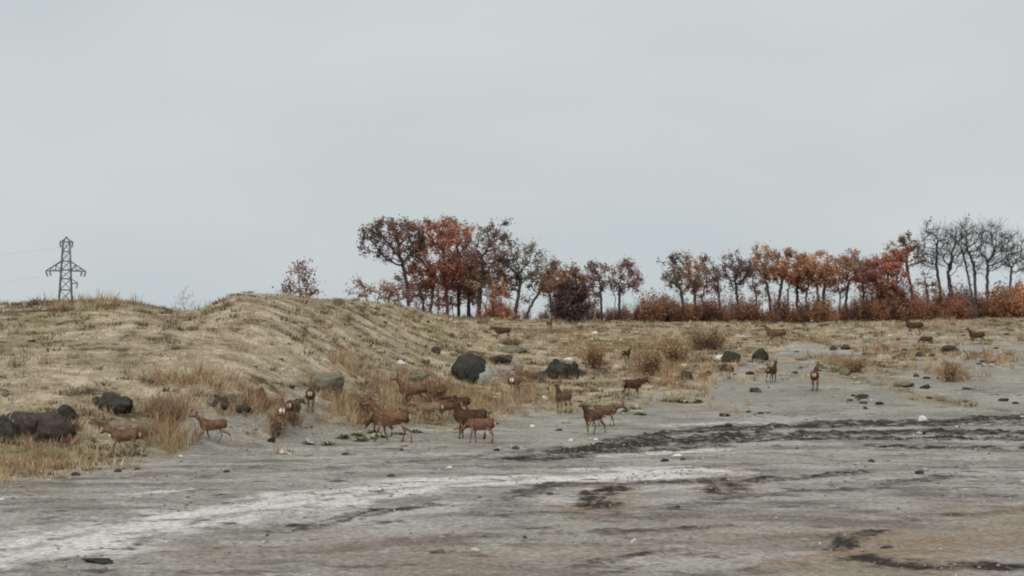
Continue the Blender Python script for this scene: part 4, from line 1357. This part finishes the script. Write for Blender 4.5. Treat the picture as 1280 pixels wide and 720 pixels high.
def deer(px, py, yaw, pose, tone, size, label):
    x, y, z = ground_pt(px, py)
    em, ears, tail = POSE[pose]
    o = obj('deer', em)
    o.location = (x, y, z)
    o.rotation_euler = (0, 0, math.radians(yaw))
    size *= 0.95
    o.scale = (size, size * 1.1, size)
    o.color = (*TONE[tone], 1)
    tag(o, label, 'deer', 'herd of deer')
    for nm, m in (('ear', ears[0]), ('ear', ears[1]), ('tail', tail)):
        p = obj(nm, m, o)
        p.color = o.color
    return o


# yaw: 180 faces left, 0 right, 90 away, -90 towards the camera
deer(156, 569, 172, 'low', 'red', .74, 'leftmost deer, orange-brown, facing left in the dead grass')
deer(266, 553, 186, 'trot', 'red', .72, 'rust-red deer hurrying left over bare ground with bushy dry ground behind')
deer(367, 532, 80, 'low', 'mid', .88, 'lower of two deer seen from behind with dark-rimmed white rumps')
deer(388, 516, 96, 'low', 'mid', .85, 'upper right of two deer seen from behind with dark-rimmed white rumps')
deer(489, 553, 168, 'walk', 'red', 1.08, 'large brown deer facing left at the front left of the main herd, head raised')
deer(536, 531, 172, 'low', 'tan', .85, 'tan deer facing left behind the large brown deer, back pale')
deer(516, 510, 190, 'walk', 'red', .98, 'rearmost reddish deer of the main herd, standing in dead weeds')
deer(560, 527, 178, 'graze', 'mid', .85, 'grazing deer half hidden in weeds left of the dark-necked deer')
deer(588, 549, 165, 'alert', 'dark', 1.05, 'dark-necked deer facing left with head high at the front of the herd')
deer(601, 554, 160, 'graze', 'red', .84, 'smaller reddish deer with lowered head right against the dark-necked deer')
deer(741, 544, 236, 'trot', 'mid', .95, 'deer stepping towards the viewer with a hind leg stretched out at right, nearest the rut')
deer(704, 517, 238, 'alert', 'grey', .95, 'grey-brown deer with raised neck behind the deer nearest the rut')
deer(644, 496, 75, 'look', 'tan', .98, 'tan deer standing in front of the pinkish boulders, turned away')
deer(783, 452, 50, 'walk', 'dark', .62, 'small dark deer alone on the pale grass right of the upright russet bush')
deer(791, 499, 35, 'low', 'dark', .9, 'dark deer moving right in the rusty weeds')
deer(628, 426, 168, 'low', 'dark', .88, 'dark deer facing left high on the slope above the black boulder')
deer(687, 413, -70, 'alert', 'grey', .75, 'small grey deer facing the viewer in front of the dense dark bushy oak')
deer(970, 432, 178, 'walk', 'mid', 1.12, 'brown deer walking left below the V-forked oak')
deer(965, 479, 55, 'alert', 'dark', .82, 'dark deer turned away with head up at the edge of the bare ground')
deer(1019, 489, 74, 'lookr', 'mid', .98, 'deer seen from behind with white rump standing alone on grey bare ground')
deer(1143, 420, 178, 'walk', 'dark', 1.02, 'dark deer facing left under the tall leaning oak')
deer(1158, 434, 190, 'graze', 'dark', .7, 'small dark grazing deer just below the dark deer under the leaning oak')
deer(1221, 431, 180, 'walk', 'dark', .85, 'rightmost deer, dark brown, facing left below the tall bare trees')
deer(913, 474, -80, 'low', 'tan', .7, 'pale-chested small deer facing the viewer between the dark rocks and the weeds')

deer(757, 533, 15, 'low', 'mid', .82, 'brown deer with lowered head just behind the deer nearest the rut, facing right')
deer(478, 546, 150, 'graze', 'dark', .8, 'dark grazing deer pressed against the left flank of the large brown deer')
deer(352, 541, 100, 'alert', 'tan', .95, 'pale tan deer with neck stretched high left of the two white-rumped deer')
deer(573, 521, 170, 'low', 'dark', .8, 'dark deer mostly hidden behind the dark-necked deer')

# ----------------------------------------------------------------- pylon
def bars(segs):
    V, Q = [], []
    for a, b, w in segs:
        a, b = np.array(a, float), np.array(b, float)
        d = b - a; d /= np.linalg.norm(d)
        ref = np.array([0, 0, 1.0]) if abs(d[2]) < .9 else np.array([1.0, 0, 0])
        u = np.cross(d, ref); u /= np.linalg.norm(u); v = np.cross(d, u)
        o = len(V)
        for p in (a, b):
            for su, sv in ((-1, -1), (1, -1), (1, 1), (-1, 1)): V.append(p + (u * su + v * sv) * w / 2)
        Q += [[o + i for i in q] for q in ([0, 1, 5, 4], [1, 2, 6, 5], [2, 3, 7, 6], [3, 0, 4, 7], [3, 2, 1, 0], [4, 5, 6, 7])]
    return np.array(V), np.array(Q)


def build_pylon():
    D = 420.0
    s = D / F
    steel, n, p = new_mat('galvanised_steel')
    n.links.new(mixc(n, (.085, .097, .115), (.13, .145, .165), ramp(n, noise_node(n, .4, 3), .4, .6)), p.inputs['Base Color'])
    p.inputs['Roughness'].default_value = .6
    gl, n, p = new_mat('insulator_glaze')
    n.links.new(mixc(n, (.05, .055, .065), (.07, .075, .085), noise_node(n, 2, 2)), p.inputs['Base Color'])
    p.inputs['Roughness'].default_value = .35
    x0, _, ztop = at_depth(83, 301, D)
    zg = float(height(np.array([x0]), np.array([D]))[0])
    Z = lambda row: at_depth(83, row, D)[2] - zg
    e = empty('power_pylon', (x0, D, zg - .1), math.radians(14))
    tag(e, 'steel lattice power pylon rising behind the left hill', 'pylon')
    zt, zb = Z(302), 0.0
    half = lambda z: (0.95 + (zt - z) * 0.05)
    lv = [zt, Z(314), Z(326), Z(337), Z(348), Z(362), Z(378), Z(396), Z(416), zb]
    crn = ((-1, -1), (1, -1), (1, 1), (-1, 1))
    for a, b in crn:
        obj('leg', mesh('leg', *bars([((a * half(zb), b * half(zb), zb), (a * half(zt), b * half(zt), zt), .42)]), steel), e)
    for i in range(len(lv) - 1):
        seg = []
        for k in range(4):
            (a, b), (c, d) = crn[k], crn[(k + 1) % 4]
            h1, h0 = half(lv[i]), half(lv[i + 1])
            seg += [((a * h1, b * h1, lv[i]), (c * h0, d * h0, lv[i + 1]), .13), ((c * h1, d * h1, lv[i]), (a * h0, b * h0, lv[i + 1]), .13), ((a * h1, b * h1, lv[i]), (c * h1, d * h1, lv[i]), .2)]
        obj('bracing', mesh('bracing', *bars(seg), steel), e)
    # earth-wire peak
    obj('peak', mesh('peak', *bars([((a * half(zt), b * half(zt), zt), (0, 0, zt + 1.6), .22) for a, b in crn]), steel), e)
    z1, z2 = Z(326), Z(338)
    AL = 24 * s
    for sx in (-1, 1):
        seg = []
        tip = (sx * AL, 0, z2 - .15)
        for b in (-1, 1):
            seg += [((sx * half(z2), b * half(z2), z2), tip, .26), ((sx * half(z1), b * half(z1), z1), tip, .26)]
            mid = lambda q, zz: np.array([sx * half(zz), b * half(zz), zz]) * (1 - q) + np.array(tip) * q
            seg += [(mid(.35, z1), mid(.35, z2), .15), (mid(.7, z1), mid(.7, z2), .15), (mid(.35, z1), mid(0.0, z2), .15), (mid(.7, z1), mid(.35, z2), .15)]
        obj('crossarm', mesh('crossarm', *bars(seg), steel), e)
    # short upper crossarm with two insulators
    obj('crossarm', mesh('crossarm', *bars([((-1.9, 0, zt), (1.9, 0, zt), .35), ((-1.9, 0, zt), (0, 0, zt + 1.2), .2), ((1.9, 0, zt), (0, 0, zt + 1.2), .2)]), steel), e)
    obj('bracket', mesh('bracket', *bars([((half(Z(354)), 0, Z(354)), (half(Z(354)) + 1.9, 0, Z(354) + .2), .3), ((half(Z(348)), 0, Z(348)), (half(Z(354)) + 1.9, 0, Z(354) + .2), .2)]), steel), e)

    def insulator(px_, z_, dx):
        prof = []
        for k in range(7):
            prof += [(0, 0, z_ - .1 - k * .22, .12, .12), (0, 0, z_ - .18 - k * .22, .34, .34), (0, 0, z_ - .24 - k * .22, .12, .12)]
        v, f, caps = loft([(px_ + dx * j / 20, q[1], q[2], q[3], q[4]) for j, q in enumerate(prof)], 8)
        mm = bpy.data.meshes.new('insulator'); mm.from_pydata([tuple(q) for q in v], [], f + caps); mm.materials.append(gl)
        obj('insulator', mm, e)
    for px_, z_, dx in ((-AL, z2 - .2, .6), (AL, z2 - .2, -.6), (-1.8, zt - .1, .2), (1.8, zt - .1, -.2), (half(Z(354)) + 1.8, Z(354) + .1, -.3), (-AL + 1.1, z2, .4), (AL - 1.1, z2, -.4)):
        insulator(px_, z_, dx)
    # wires running off to the left
    e_m = Matrix.Translation((x0, D, zg - .1)) @ Matrix.Rotation(math.radians(14), 4, 'Z')
    for (lx, lz), lab in (((-AL, z2 - 1.8), 'lower power wire running left from the pylon crossarm'), ((-1.8, zt - 1.7), 'upper power wire running left from the pylon top')):
        a = np.array(e_m @ Vector((lx, 0, lz))); b = a + np.array([-230, 40, 1.0])
        pts = [a + (b - a) * t - np.array([0, 0, 7.0 * 4 * t * (1 - t)]) for t in np.linspace(0, 1, 30)]
        v, f, caps = loft([(*q, .014, .014) for q in pts], 5)
        mm = bpy.data.meshes.new('power_wire'); mm.from_pydata([tuple(q) for q in v], [], f + caps); mm.materials.append(steel)
        tag(obj('power_wire', mm), lab, 'wire', 'power wires')


build_pylon()
